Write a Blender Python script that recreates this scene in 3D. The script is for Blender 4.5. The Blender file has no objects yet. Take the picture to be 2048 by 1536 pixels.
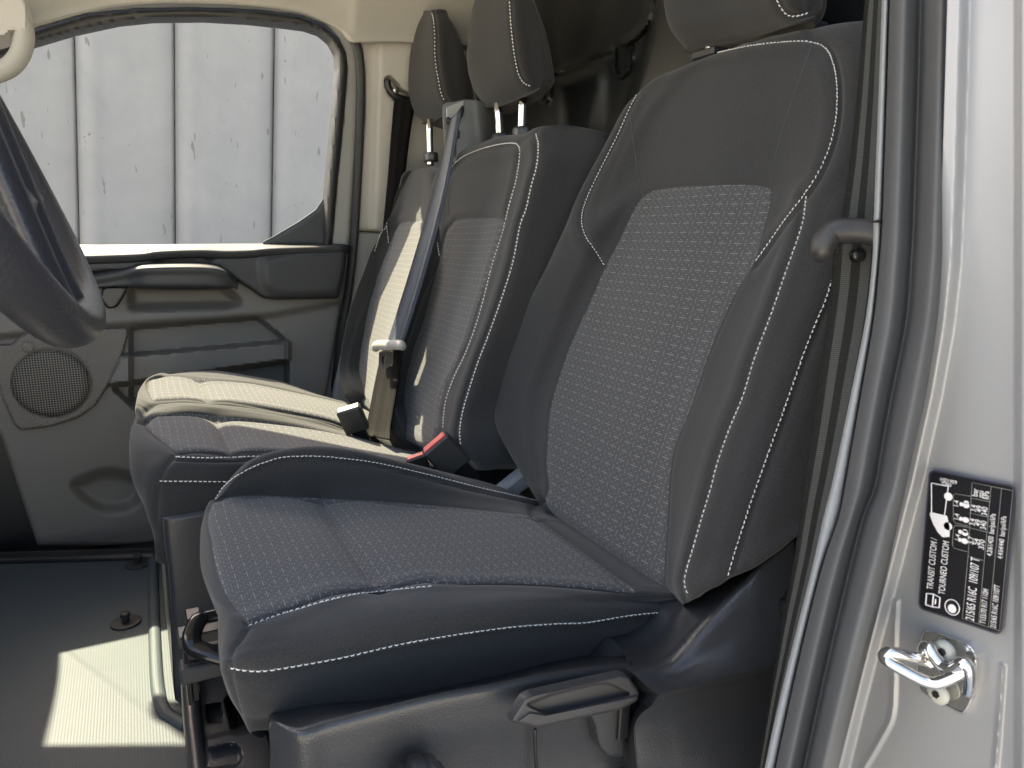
import bpy, math, random
import numpy as np
from mathutils import Vector
from mathutils.bvhtree import BVHTree
from mathutils.kdtree import KDTree
random.seed(7); np.random.seed(7)
scene = bpy.context.scene
C = scene.collection
S = 0.7                      # metres per modelling unit
# ------------------------------------------------------------------ camera
F = 1479.0; YAW = math.radians(27.0); PIT = math.radians(11.8); H = 1.0
cam_d = bpy.data.cameras.new('camera'); cam = bpy.data.objects.new('camera', cam_d); C.objects.link(cam)
scene.camera = cam
cam.location = (0, 0, H*S)
cam.rotation_euler = (math.radians(90)-PIT, 0, -YAW)
cam_d.sensor_width = 36.0; cam_d.lens = F*36.0/2048.0
cam_d.clip_start = 0.02; cam_d.clip_end = 400
cam_d.dof.use_dof = True; cam_d.dof.focus_distance = 1.45*S; cam_d.dof.aperture_fstop = 20.0
scene.render.resolution_x = 1024; scene.render.resolution_y = 768
# ------------------------------------------------------------------ light
SUN = Vector((0.30, -0.79, -1.0)).normalized()        # the way the light travels
SUN_EL = math.asin(-SUN.z); SUN_AZ = math.atan2(-SUN.x, -SUN.y)
world = bpy.data.worlds.new('World'); scene.world = world; world.use_nodes = True
wn = world.node_tree.nodes; wl = world.node_tree.links
bg = wn['Background']; sky = wn.new('ShaderNodeTexSky'); sky.sky_type = 'NISHITA'
sky.sun_disc = False; sky.sun_elevation = SUN_EL; sky.sun_rotation = SUN_AZ
sky.air_density = 1.0; sky.dust_density = 2.5
tint = wn.new('ShaderNodeMix'); tint.data_type = 'RGBA'; tint.blend_type = 'MULTIPLY'; tint.inputs[0].default_value = 1
tint.inputs[7].default_value = (1.0, .865, .735, 1); wl.new(sky.outputs[0], tint.inputs[6]); wl.new(tint.outputs[2], bg.inputs[0]); bg.inputs[1].default_value = 0.15
sun_d = bpy.data.lights.new('sun', 'SUN'); sun = bpy.data.objects.new('sun', sun_d); C.objects.link(sun)
sun_d.energy = 4.0; sun_d.angle = math.radians(0.6); sun_d.color = (1.0, 0.89, 0.64)
sun.rotation_euler = SUN.to_track_quat('-Z', 'Y').to_euler()
vs = scene.view_settings
vs.view_transform = 'Standard'; vs.look = 'None'; vs.gamma = 1; vs.use_curve_mapping = False
vs.exposure = 2.4
scene.render.engine = 'CYCLES'
scene.cycles.max_bounces = 8; scene.cycles.diffuse_bounces = 5
# ------------------------------------------------------------------ helpers
c_, s_ = math.cos, math.sin
FW = np.array((s_(YAW)*c_(PIT), c_(YAW)*c_(PIT), -s_(PIT)))
RT = np.array((c_(YAW), -s_(YAW), 0.0))
UP = np.array((s_(YAW)*s_(PIT), c_(YAW)*s_(PIT), c_(PIT)))
CAM = np.array((0, 0, H))
def ray(u, v):
    u = np.asarray(u, float)[..., None]; v = np.asarray(v, float)[..., None]
    return FW + (u-1024)/F*RT - (v-768)/F*UP
def T(u, v, t): return CAM + ray(u, v)*np.asarray(t, float)[..., None]
def P(u, v, x=None, y=None, z=None):
    d = ray(u, v)
    if x is not None: t = np.asarray(x)/d[..., 0]
    elif y is not None: t = np.asarray(y)/d[..., 1]
    else: t = (np.asarray(z)-H)/d[..., 2]
    return CAM + d*t[..., None]
def PL(u, v, p, n, d=0):
    r = ray(u, v); n = np.array(n); k = np.dot(n, np.array(p)-CAM)+d
    return CAM + r*(k/(r@n))[..., None]
def px(p):
    q = np.asarray(p)-CAM; t = q@FW
    return 1024+F*(q@RT)/t, 768-F*(q@UP)/t
def hermite(A, ts, cyc=False):
    """spline through the rows of A (first axis) at parameters ts"""
    A = np.asarray(A, float); n = len(A)
    ts = np.asarray(ts, float)
    i = np.floor(ts).astype(int)
    if not cyc: i = np.clip(i, 0, n-2)
    f = ts - i
    if cyc: g = lambda k: A[(i+k) % n]
    else:
        E = np.concatenate([[2*A[0]-A[1]], A, [2*A[-1]-A[-2]]]); g = lambda k: E[i+k+1]
    f = f.reshape((-1,)+(1,)*(A.ndim-1))
    p0, p1, p2, p3 = g(-1), g(0), g(1), g(2)
    return .5*((2*p1)+(-p0+p2)*f+(2*p0-5*p1+4*p2-p3)*f*f+(-p0+3*p1-3*p2+p3)*f**3)
def rs(poly, n, smooth=True):
    """n points evenly spaced along a polyline"""
    A = np.asarray(poly, float)
    if len(A) > 2 and smooth: A = hermite(A, np.linspace(0, len(A)-1, 16*(len(A)-1)+1))
    L = np.r_[0, np.cumsum(np.linalg.norm(np.diff(A, axis=0), axis=1))]
    s = np.linspace(0, L[-1], n)
    return np.stack([np.interp(s, L, A[:, k]) for k in range(A.shape[1])], 1)
def mk(name, V, Fc, mats, parent=None, smooth=True, midx=None, uv=None, attrs=None, angle=None):
    V = np.asarray(V, float)*S
    org = np.zeros(3)
    if parent is not None:
        o = parent
        while o is not None: org = org+np.array(o.location); o = o.parent
    me = bpy.data.meshes.new(name)
    me.from_pydata((V-org).tolist(), [], [list(map(int, f)) for f in Fc])
    if not isinstance(mats, (list, tuple)): mats = [mats]
    for m in mats: me.materials.append(m)
    if midx is not None: me.polygons.foreach_set('material_index', np.asarray(midx, dtype=np.int32))
    me.polygons.foreach_set('use_smooth', [smooth]*len(me.polygons))
    if uv is not None:
        l = me.uv_layers.new(name='UVMap'); idx = np.empty(len(me.loops), dtype=np.int32)
        me.loops.foreach_get('vertex_index', idx)
        l.data.foreach_set('uv', (np.asarray(uv)[idx]*S).ravel())
    if attrs:
        for k, a in attrs.items():
            at = me.attributes.new(k, 'FLOAT', 'POINT'); at.data.foreach_set('value', np.asarray(a, dtype=np.float32))
    me.update()
    if angle is not None:
        me.set_sharp_from_angle(angle=math.radians(angle))
    o = bpy.data.objects.new(name, me); C.objects.link(o)
    if parent is not None: o.parent = parent
    return o
def thing(name, label, cat, loc=(0, 0, 0), group=None):
    o = bpy.data.objects.new(name, None); C.objects.link(o); o.location = Vector(loc)*S
    o.empty_display_size = .05
    o['label'] = label; o['category'] = cat
    if group: o['group'] = group
    return o
def tag(o, label, cat, group=None):
    o['label'] = label; o['category'] = cat
    if group: o['group'] = group
    return o
def struct(o): o['kind'] = 'structure'; return o
def merge(parts):
    V = []; Fc = []; n = 0
    for v, f in parts:
        V.append(np.asarray(v, float)); Fc += [[int(i)+n for i in q] for q in f]; n += len(v)
    return np.concatenate(V), Fc
def gridfaces(R, Cn, cyc=False):
    f = []
    m = Cn if cyc else Cn-1
    for r in range(R-1):
        a = r*Cn
        for c in range(m):
            d = (c+1) % Cn
            f.append((a+c, a+d, a+Cn+d, a+Cn+c))
    return f
def loft(ctrl, nr, nc, cyc=True, caps=True, rts=None):
    """ctrl R x C x 3 -> fine grid; returns V, F, (R', C')"""
    ctrl = np.asarray(ctrl, float); R, Cn = ctrl.shape[:2]
    tr = np.linspace(0, R-1, nr)
    A = hermite(ctrl, tr)
    tc = np.linspace(0, Cn, nc, endpoint=False) if cyc else np.linspace(0, Cn-1, nc)
    B = hermite(np.swapaxes(A, 0, 1), tc, cyc)
    G = np.swapaxes(B, 0, 1)
    V = G.reshape(-1, 3); Fc = gridfaces(nr, nc, cyc)
    if caps and cyc:
        V = np.concatenate([V, [G[0].mean(0)], [G[-1].mean(0)]]); a = nr*nc
        for c in range(nc):
            d = (c+1) % nc
            Fc.append((a, d, c)); Fc.append((a+1, (nr-1)*nc+c, (nr-1)*nc+d))
    return V, Fc
def vnormals(V, Fc):
    me = bpy.data.meshes.new('tmp'); me.from_pydata(V.tolist(), [], [list(map(int, f)) for f in Fc]); me.update()
    n = np.empty(len(V)*3); me.vertex_normals.foreach_get('vector', n); bpy.data.meshes.remove(me)
    n = n.reshape(-1, 3)
    return n
def orient(V, Fc, ref=None):
    """make faces look outwards (away from the centroid)"""
    n = vnormals(V, Fc); c = V.mean(0) if ref is None else ref
    if ((V-c)*n).sum() < 0: Fc = [tuple(reversed(f)) for f in Fc]
    return Fc
def fillet(poly, r, k=5):
    A = np.asarray(poly, float); n = len(A); out = []
    for i in range(n):
        p, q, t = A[i-1], A[i], A[(i+1) % n]
        a = p-q; b = t-q; la = np.linalg.norm(a); lb = np.linalg.norm(b)
        rr = min(r, la*.45, lb*.45)
        s = q+a/la*rr; e = q+b/lb*rr
        for j in range(k+1):
            f = j/k; out.append((1-f)**2*s+2*f*(1-f)*q+f*f*e)
    return np.array(out)
def smoothpoly(poly, k=8):
    A = np.asarray(poly, float)
    return hermite(A, np.linspace(0, len(A), k*len(A), endpoint=False), cyc=True)
def sdist(Q, poly, closed=True):
    """signed distance (positive inside) and nearest boundary point"""
    A = np.asarray(poly, float); B = np.roll(A, -1, 0)
    if not closed: A = A[:-1]; B = B[:-1]
    best = np.full(len(Q), 1e9); near = np.zeros((len(Q), 2)); ins = np.zeros(len(Q), bool)
    for a, b in zip(A, B):
        ab = b-a; L = ab@ab
        if L < 1e-12: continue
        t = np.clip(((Q-a)@ab)/L, 0, 1); n = a+t[:, None]*ab
        d = np.linalg.norm(Q-n, axis=1); m = d < best
        best[m] = d[m]; near[m] = n[m]
        cnd = ((a[1] > Q[:, 1]) != (b[1] > Q[:, 1]))
        with np.errstate(divide='ignore', invalid='ignore'):
            xx = (b[0]-a[0])*(Q[:, 1]-a[1])/(b[1]-a[1])+a[0]
        ins ^= cnd & (Q[:, 0] < xx)
    return np.where(ins, best, -best) if closed else best, near
def sstep(x): x = np.clip(x, 0, 1); return x*x*(3-2*x)
def plate(name, poly, surf, mat, parent=None, step=4, layers=(), edge=None, skirt=(0, .03, 0), hole=None, uvax=None, angle=40, warp=None):
    """a moulded panel: outline poly in picture points carried by surf(u,v,h)"""
    poly = np.asarray(poly, float)
    lo = poly.min(0)-step; hi = poly.max(0)+step
    gx = np.arange(lo[0], hi[0]+step, step); gy = np.arange(lo[1], hi[1]+step, step)
    X, Y = np.meshgrid(gx, gy); Q = np.stack([X.ravel(), Y.ravel()], 1)
    sd, near = sdist(Q, poly)
    if hole is not None:
        s2, n2 = sdist(Q, hole); s2 = -s2; m = s2 < sd; sd = np.where(m, s2, sd); near[m] = n2[m]
    ok = sd > -.72*step
    snap = (sd < .28*step) & ok
    Q2 = Q.copy(); Q2[snap] = near[snap]
    h = np.zeros(len(Q))
    for lp, hh, soft in layers:
        d, _ = sdist(Q2, lp); h += hh*sstep((d+soft*.5)/soft)
    if edge is not None:
        dd = np.where(snap, 0, sd); h -= edge[0]*(1-np.sqrt(np.clip(1-(1-np.clip(dd/edge[1], 0, 1))**2, 0, 1)))
    if warp is not None: h += warp(Q2[:, 0], Q2[:, 1])
    nx = len(gx); ny = len(gy); ok2 = ok.reshape(ny, nx)
    fm = ok2[:-1, :-1] & ok2[1:, :-1] & ok2[:-1, 1:] & ok2[1:, 1:]
    rr, cc = np.nonzero(fm); a = rr*nx+cc
    quads = np.stack([a, a+nx, a+nx+1, a+1], 1)
    used = np.unique(quads); rem = -np.ones(len(Q), int); rem[used] = np.arange(len(used))
    quads = rem[quads]
    ed = {}
    for q in quads:
        for i in range(4):
            k = (q[i], q[(i+1) % 4]); ed[k] = 1
    bd = [k for k in ed if (k[1], k[0]) not in ed]
    bv = sorted(set([k[0] for k in bd]+[k[1] for k in bd]))
    late = used[bv]; late = late[~snap[late]]; Q2[late] = near[late]
    if edge is not None and len(late): h[late] -= edge[0]*np.sqrt(np.clip(1-(1-np.clip(sd[late]/edge[1], 0, 1))**2, 0, 1))
    V = surf(Q2[used, 0], Q2[used, 1], h[used]); bi = {b: i+len(V) for i, b in enumerate(bv)}
    V = np.concatenate([V, V[bv]+np.array(skirt)])
    Fc = [tuple(q) for q in quads]+[(k[1], k[0], bi[k[0]], bi[k[1]]) for k in bd]
    uv = None
    if uvax is not None: uv = np.stack([V@np.array(uvax[0]), V@np.array(uvax[1])], 1)
    return mk(name, V, Fc, mat, parent, angle=angle, uv=uv)
def ysurf(Y, tilt=0.0, zref=.94):
    """panel standing lengthways at depth Y (tilt: how much it leans out per unit of height above zref)"""
    def f(u, v, h=0):
        n = np.array((0, -1, tilt)); p = np.array((0, Y, zref))
        r = ray(u, v); k = n@(p-CAM)+np.asarray(h)
        return CAM+r*(k/(r@n))[..., None]
    return f
def plsurf(p, n):
    def f(u, v, h=0):
        r = ray(u, v); nn = np.array(n, float); k = nn@(np.array(p)-CAM)+np.asarray(h)
        return CAM+r*(k/(r@nn))[..., None]
    return f
def tube(pts, rad, seg=10, n=None, flat=None, cyc=False):
    """round bar through 3D points; flat=(a,b) scales of the section"""
    A = np.asarray(pts, float)
    if n:
        A = hermite(A, np.linspace(0, len(A), n, endpoint=False), True) if cyc else hermite(A, np.linspace(0, len(A)-1, n))
    m = len(A); rad = np.broadcast_to(np.asarray(rad, float), (m,)) if np.ndim(rad) == 0 else np.interp(np.linspace(0, 1, m), np.linspace(0, 1, len(rad)), rad)
    tg = (np.roll(A, -1, 0)-np.roll(A, 1, 0)) if cyc else np.gradient(A, axis=0)
    tg /= np.linalg.norm(tg, axis=1)[:, None]
    up = np.array((0, 0, 1.0)) if abs(tg[0][2]) < .9 else np.array((1.0, 0, 0))
    V = []; a = np.cross(tg[0], up); a /= np.linalg.norm(a)
    for i in range(m):
        a = a-tg[i]*(a@tg[i]); a /= np.linalg.norm(a); b = np.cross(tg[i], a)
        for k in range(seg):
            w = 2*math.pi*k/seg
            V.append(A[i]+rad[i]*(c_(w)*a*(flat[0] if flat else 1)+s_(w)*b*(flat[1] if flat else 1)))
    V = np.array(V); Fc = gridfaces(m, seg, True)
    if cyc:
        for k in range(seg): Fc.append(((m-1)*seg+k, (m-1)*seg+(k+1) % seg, (k+1) % seg, k))
    else: Fc += [tuple(range(seg))[::-1], tuple((m-1)*seg+k for k in range(seg))]
    return V, Fc
def box(c, ax, ay, az, bev=.15):
    """box with chamfered edges: centre and three half-axis vectors"""
    c, ax, ay, az = map(lambda q: np.asarray(q, float), (c, ax, ay, az))
    la, lb, lc = (np.linalg.norm(q) for q in (ax, ay, az)); b = bev*min(la, lb, lc)
    V = []; idx = {}
    for sx in (-1, 1):
        for sy in (-1, 1):
            for sz in (-1, 1):
                for k in range(3):
                    f = [1, 1, 1]
                    l = [la, lb, lc]
                    for j in range(3):
                        if j != k: f[j] = 1-b/l[j]
                    idx[(sx, sy, sz, k)] = len(V)
                    V.append(c+ax*sx*f[0]+ay*sy*f[1]+az*sz*f[2])
    Fc = []
    for k in range(3):
        o = [j for j in range(3) if j != k]
        for s in (-1, 1):
            q = []
            for a, d in ((-1, -1), (1, -1), (1, 1), (-1, 1)):
                w = [0, 0, 0]; w[k] = s; w[o[0]] = a; w[o[1]] = d; q.append(idx[(*w, k)])
            Fc.append(q)
    for k in range(3):       # edges along axis k
        o = [j for j in range(3) if j != k]
        for a in (-1, 1):
            for d in (-1, 1):
                w0 = [0]*3; w1 = [0]*3; w0[k] = -1; w1[k] = 1
                for w in (w0, w1): w[o[0]] = a; w[o[1]] = d
                Fc.append([idx[(*w0, o[0])], idx[(*w1, o[0])], idx[(*w1, o[1])], idx[(*w0, o[1])]])
    for sx in (-1, 1):
        for sy in (-1, 1):
            for sz in (-1, 1): Fc.append([idx[(sx, sy, sz, k)] for k in range(3)])
    V = np.array(V); out = []
    for f in Fc:
        m = V[f].mean(0); nrm = np.cross(V[f[1]]-V[f[0]], V[f[2]]-V[f[0]])
        out.append(tuple(f) if nrm@(m-c) > 0 else tuple(reversed(f)))
    return V, out
def disc(c, n, r, h, seg=28, bev=.12, dome=0):
    """short cylinder standing on c along n"""
    c = np.asarray(c, float); n = np.asarray(n, float)/np.linalg.norm(n)
    a = np.cross(n, (0, 0, 1) if abs(n[2]) < .9 else (1, 0, 0)); a /= np.linalg.norm(a); b = np.cross(n, a)
    prof = [(r, 0), (r, h*(1-bev)), (r*(1-bev*.6), h)] + ([(r*.5, h*(1+dome))] if dome else [])
    V = []; 
    for rr, hh in prof:
        for k in range(seg):
            w = 2*math.pi*k/seg; V.append(c+n*hh+rr*(c_(w)*a+s_(w)*b))
    V.append(c+n*h*(1+dome*1.2)); V = np.array(V); m = len(prof)
    Fc = gridfaces(m, seg, True)+[((m-1)*seg+k, (m-1)*seg+(k+1) % seg, len(V)-1) for k in range(seg)]+[tuple(range(seg))[::-1]]
    return V, Fc
def strip(L, R, thick, n=60, across=6, bow=0.0):
    """webbing between two 3D edge curves"""
    A = rs(L, n); B = rs(R, n); rows = []
    for i in range(n):
        w = np.linspace(0, 1, across)[:, None]
        rows.append(A[i]*(1-w)+B[i]*w)
    G = np.array(rows)
    tg = np.gradient(G, axis=0); ac = np.gradient(G, axis=1); nn = np.cross(tg, ac); nn /= np.linalg.norm(nn, axis=2)[..., None]
    w = np.linspace(-1, 1, across)
    G = G+nn*(bow*(1-w**2))[None, :, None]
    top = G+nn*thick/2; bot = G-nn*thick/2
    ring = np.concatenate([top, bot[:, ::-1]], 1)
    V = ring.reshape(-1, 3); m = across*2
    Fc = gridfaces(n, m, True)+[tuple(range(m))[::-1], tuple((n-1)*m+k for k in range(m))]
    uvx = np.tile(np.concatenate([np.linspace(0, 1, across), np.linspace(1, 0, across)]), n)
    ln = np.r_[0, np.cumsum(np.linalg.norm(np.diff(A, axis=0), axis=1))]
    uv = np.stack([uvx, np.repeat(ln, m)], 1)/S*1.0
    return V, Fc, uv
class Soft:
    """upholstered body: a lofted skin with seams, stitches and inserts carried onto it from picture curves"""
    def __init__(self, ctrl, nr, nc):
        self.V, self.F = loft(ctrl, nr, nc); self.F = orient(self.V, self.F)
        self.bvh = BVHTree.FromPolygons(self.V.tolist(), self.F); self.N = vnormals(self.V, self.F)
    def cast(self, poly, step=2.0, smooth=True):
        A = np.asarray(poly, float)
        L = np.linalg.norm(np.diff(A, axis=0), axis=1).sum(); Q = rs(A, max(4, int(L/step)), smooth)
        pts = []; nn = []
        for u, v in Q:
            d = ray(u, v); h, n, i, t = self.bvh.ray_cast(Vector(CAM), Vector(d))
            if h is None: continue
            if Vector(d).dot(n) > 0: n = -n
            pts.append(np.array(h)); nn.append(np.array(n))
        return np.array(pts), np.array(nn)
    def grooves(self, curves, depth=.006, width=.007, puff=.002):
        pts = []
        for cv in curves:
            p, n = self.cast(cv, 1.5)
            if len(p): pts.append(p)
        pts = np.concatenate(pts); kd = KDTree(len(pts))
        for i, q in enumerate(pts): kd.insert(Vector(q), i)
        kd.balance(); D = np.array([kd.find(Vector(q))[2] for q in self.V])
        self.D = D
        self.V = self.V-self.N*(depth*np.exp(-(D/width)**2))[:, None]
        self.V = self.V+self.N*(puff*np.exp(-((D-.022)/.012)**2))[:, None]
    def facing(self):
        return ((CAM-self.V)*self.N).sum(1) > 0
    def insert(self, polys):
        u, v = px(self.V); Q = np.stack([u, v], 1); best = np.full(len(Q), -99.0)
        for p in polys: best = np.maximum(best, sdist(Q, p)[0])
        best[~self.facing()] = -99
        self.ins = np.clip(best, -30, 30)
    def build(self, name, mats, parent, uvax, **kw):
        uv = np.stack([self.V@np.array(uvax[0]), self.V@np.array(uvax[1])], 1)
        at = {'ins': getattr(self, 'ins', np.full(len(self.V), -30.0))}
        self.bvh2 = BVHTree.FromPolygons(self.V.tolist(), self.F)
        return mk(name, self.V, self.F, mats, parent, uv=uv, attrs=at, **kw)
def stitches(name, soft, curves, mat, parent, pitch=.0075, ln=.0056, r=.00092, lift=.0012):
    bv = soft.bvh2
    for cv in curves:
        parts = []
        A = np.asarray(cv, float)
        L = np.linalg.norm(np.diff(A, axis=0), axis=1).sum(); Q = rs(A, max(4, int(L/1.5)))
        pts = []; nn = []
        for u, v in Q:
            d = ray(u, v); h, n, i, t = bv.ray_cast(Vector(CAM), Vector(d))
            if h is None: continue
            if Vector(d).dot(n) > 0: n = -n
            if pts and np.linalg.norm(np.array(h)-pts[-1]) > .05:
                if len(pts) > 12: continue
                pts = []; nn = []
            pts.append(np.array(h)); nn.append(np.array(n))
        if len(pts) < 4: continue
        pts = np.array(pts); nn = np.array(nn)
        D = np.r_[0, np.cumsum(np.linalg.norm(np.diff(pts, axis=0), axis=1))]
        for k in range(int(D[-1]/pitch)):
            a = k*pitch; ends = []
            lnn = ln*(1+random.uniform(-.12, .12))
            pp = [np.array([np.interp(a+f*lnn, D, pts[:, j]) for j in range(3)]) for f in (0, .5, 1)]
            no = np.array([np.interp(a+lnn/2, D, nn[:, j]) for j in range(3)])
            dr = pp[2]-pp[0]; l = np.linalg.norm(dr)
            if l < 1e-6: continue
            sd_ = np.cross(no, dr); sd_ /= max(1e-9, np.linalg.norm(sd_)); skew = sd_*random.uniform(-.0004, .0009)
            V = []
            for q, (f, lf, rr) in zip((pp[0], pp[0]*.75+pp[2]*.25, pp[0]*.25+pp[2]*.75, pp[2]), ((-1, -.0006, .45), (-.5, lift, 1), (.5, lift, 1), (1, -.0006, .45))):
                for w in (0, 1, 2, 3, 4):
                    an = w*2*math.pi/5
                    V.append(q+skew*f+no*(lf+r*rr*s_(an))+sd_*r*rr*c_(an))
            parts.append((np.array(V), gridfaces(4, 5, True)))
        if parts:
            V, Fc = merge(parts); mk(name, V, Fc, mat, parent)
# ------------------------------------------------------------------ materials
def nm(name):
    m = bpy.data.materials.new(name); m.use_nodes = True
    nt = m.node_tree; return m, nt, nt.nodes, nt.links, nt.nodes['Principled BSDF']
def node(ns, t, **k):
    n = ns.new(t)
    for a, b in k.items(): setattr(n, a, b)
    return n
def mth(nt, op, a, b=None, c=None, clamp=False):
    n = nt.nodes.new('ShaderNodeMath'); n.operation = op; n.use_clamp = clamp
    for i, q in enumerate((a, b, c)):
        if q is None: continue
        if isinstance(q, (int, float)): n.inputs[i].default_value = q
        else: nt.links.new(q, n.inputs[i])
    return n.outputs[0]
def mixc(nt, f, a, b):
    n = nt.nodes.new('ShaderNodeMix'); n.data_type = 'RGBA'
    for i, q in ((0, f), (6, a), (7, b)):
        if isinstance(q, (int, float)): n.inputs[i].default_value = q
        elif isinstance(q, tuple): n.inputs[i].default_value = (*q, 1)
        else: nt.links.new(q, n.inputs[i])
    return n.outputs[2]
def noise(nt, vec, scale, detail=2, rough=.5):
    n = nt.nodes.new('ShaderNodeTexNoise'); n.inputs['Scale'].default_value = scale
    n.inputs['Detail'].default_value = detail; n.inputs['Roughness'].default_value = rough
    if vec is not None: nt.links.new(vec, n.inputs['Vector'])
    return n.outputs[0]
def bump(nt, bs, h, strength, dist):
    b = nt.nodes.new('ShaderNodeBump'); b.inputs['Strength'].default_value = strength; b.inputs['Distance'].default_value = dist
    nt.links.new(h, b.inputs['Height']); nt.links.new(b.outputs[0], bs.inputs['Normal']); return b
def plastic(name, col, rough=.5, grain=500, gs=.25, var=.12, spec=.5, gd=.0004, vscale=6):
    """moulded, finely grained plastic with faint handling marks"""
    m, nt, ns, ls, bs = nm(name)
    tc = node(ns, 'ShaderNodeTexCoord'); ob = tc.outputs['Object']
    n1 = noise(nt, ob, vscale, 5, .6)
    f = mth(nt, 'MULTIPLY_ADD', n1, 2*var, 1-var)
    v = node(ns, 'ShaderNodeMix', data_type='RGBA', blend_type='MULTIPLY'); v.inputs[0].default_value = 1
    v.inputs[6].default_value = (*col, 1); ls.new(f, v.inputs[7]); ls.new(v.outputs[2], bs.inputs['Base Color'])
    n2 = noise(nt, ob, 40, 4, .7)
    ls.new(mth(nt, 'MULTIPLY_ADD', n2, .16, rough-.08), bs.inputs['Roughness'])
    bs.inputs['Specular IOR Level'].default_value = spec
    if gs:
        vo = node(ns, 'ShaderNodeTexVoronoi'); vo.inputs['Scale'].default_value = grain; ls.new(ob, vo.inputs['Vector'])
        bump(nt, bs, vo.outputs['Distance'], gs, gd)
    return m
def fabric(name, base, insert=None):
    """woven upholstery; where the stored 'ins' value is positive it turns into the dotted woven insert"""
    m, nt, ns, ls, bs = nm(name)
    tc = node(ns, 'ShaderNodeTexCoord'); ob = tc.outputs['Object']; uv = tc.outputs['UV']
    vo = node(ns, 'ShaderNodeTexVoronoi'); vo.inputs['Scale'].default_value = 620; ls.new(ob, vo.inputs['Vector'])
    n0 = noise(nt, ob, 900, 2, .8); n1 = noise(nt, ob, 9, 4, .6)
    g = mth(nt, 'MULTIPLY_ADD', n0, 2.2, -.1); g = mth(nt, 'MULTIPLY', g, mth(nt, 'MULTIPLY_ADD', n1, .35, .83))
    lint = mth(nt, 'GREATER_THAN', noise(nt, ob, 420, 1, .5), .80)
    v = node(ns, 'ShaderNodeMix', data_type='RGBA', blend_type='MULTIPLY'); v.inputs[0].default_value = 1
    v.inputs[6].default_value = (*base, 1); ls.new(g, v.inputs[7]); colp = v.outputs[2]
    colp = mixc(nt, mth(nt, 'MULTIPLY', lint, .25), colp, (.25, .25, .25))
    col = colp
    if insert:
        sep = node(ns, 'ShaderNodeSeparateXYZ'); ls.new(uv, sep.inputs[0])
        PU, PV = .0245, .0118
        wob = mth(nt, 'MULTIPLY_ADD', noise(nt, ob, 14, 3, .6), .006, -.003); wo2 = mth(nt, 'MULTIPLY_ADD', noise(nt, ob, 11, 3, .6), .005, -.0025)
        U = mth(nt, 'DIVIDE', mth(nt, 'ADD', sep.outputs[0], wob), PU); Vv = mth(nt, 'DIVIDE', mth(nt, 'ADD', sep.outputs[1], wo2), PV)
        fu = mth(nt, 'SUBTRACT', mth(nt, 'FRACT', U), .5); fv = mth(nt, 'SUBTRACT', mth(nt, 'FRACT', Vv), .5)
        au = mth(nt, 'ABSOLUTE', fu); av = mth(nt, 'ABSOLUTE', fv)
        dash = mth(nt, 'MULTIPLY', mth(nt, 'LESS_THAN', au, .235), mth(nt, 'LESS_THAN', av, .038))
        f2 = mth(nt, 'ABSOLUTE', mth(nt, 'SUBTRACT', mth(nt, 'FRACT', mth(nt, 'MULTIPLY', U, 2)), .5))   # .5 at dash centre and gap centre
        d2 = mth(nt, 'GREATER_THAN', f2, .44)
        f5 = mth(nt, 'ABSOLUTE', mth(nt, 'SUBTRACT', av, .22))
        r1 = mth(nt, 'MULTIPLY', d2, mth(nt, 'LESS_THAN', f5, .045))
        r0 = mth(nt, 'MULTIPLY', mth(nt, 'GREATER_THAN', au, .465), mth(nt, 'LESS_THAN', av, .05))
        f7 = mth(nt, 'ABSOLUTE', mth(nt, 'SUBTRACT', mth(nt, 'ABSOLUTE', mth(nt, 'SUBTRACT', au, .25)), 0.0))
        r2 = mth(nt, 'MULTIPLY', mth(nt, 'LESS_THAN', f7, .03), mth(nt, 'GREATER_THAN', av, .44))
        k = mth(nt, 'MAXIMUM', mth(nt, 'MAXIMUM', dash, r1), mth(nt, 'MAXIMUM', r0, r2))
        vi = node(ns, 'ShaderNodeMix', data_type='RGBA', blend_type='MULTIPLY'); vi.inputs[0].default_value = 1
        vi.inputs[6].default_value = (*insert, 1); ls.new(mth(nt, 'MULTIPLY_ADD', n0, 2.0, 0.0), vi.inputs[7])
        coli = mixc(nt, k, vi.outputs[2], (.21, .21, .205))
        at = node(ns, 'ShaderNodeAttribute', attribute_name='ins')
        msk = mth(nt, 'GREATER_THAN', at.outputs['Fac'], 0)
        col = mixc(nt, msk, colp, coli)
    ls.new(col, bs.inputs['Base Color']); bs.inputs['Roughness'].default_value = .93
    bs.inputs['Specular IOR Level'].default_value = .12
    bs.inputs['Sheen Weight'].default_value = .16; bs.inputs['Sheen Roughness'].default_value = .6
    bump(nt, bs, mth(nt, 'ADD', vo.outputs['Distance'], mth(nt, 'MULTIPLY', noise(nt, ob, 30, 3, .6), .6)), .45, .0006)
    return m
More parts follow.
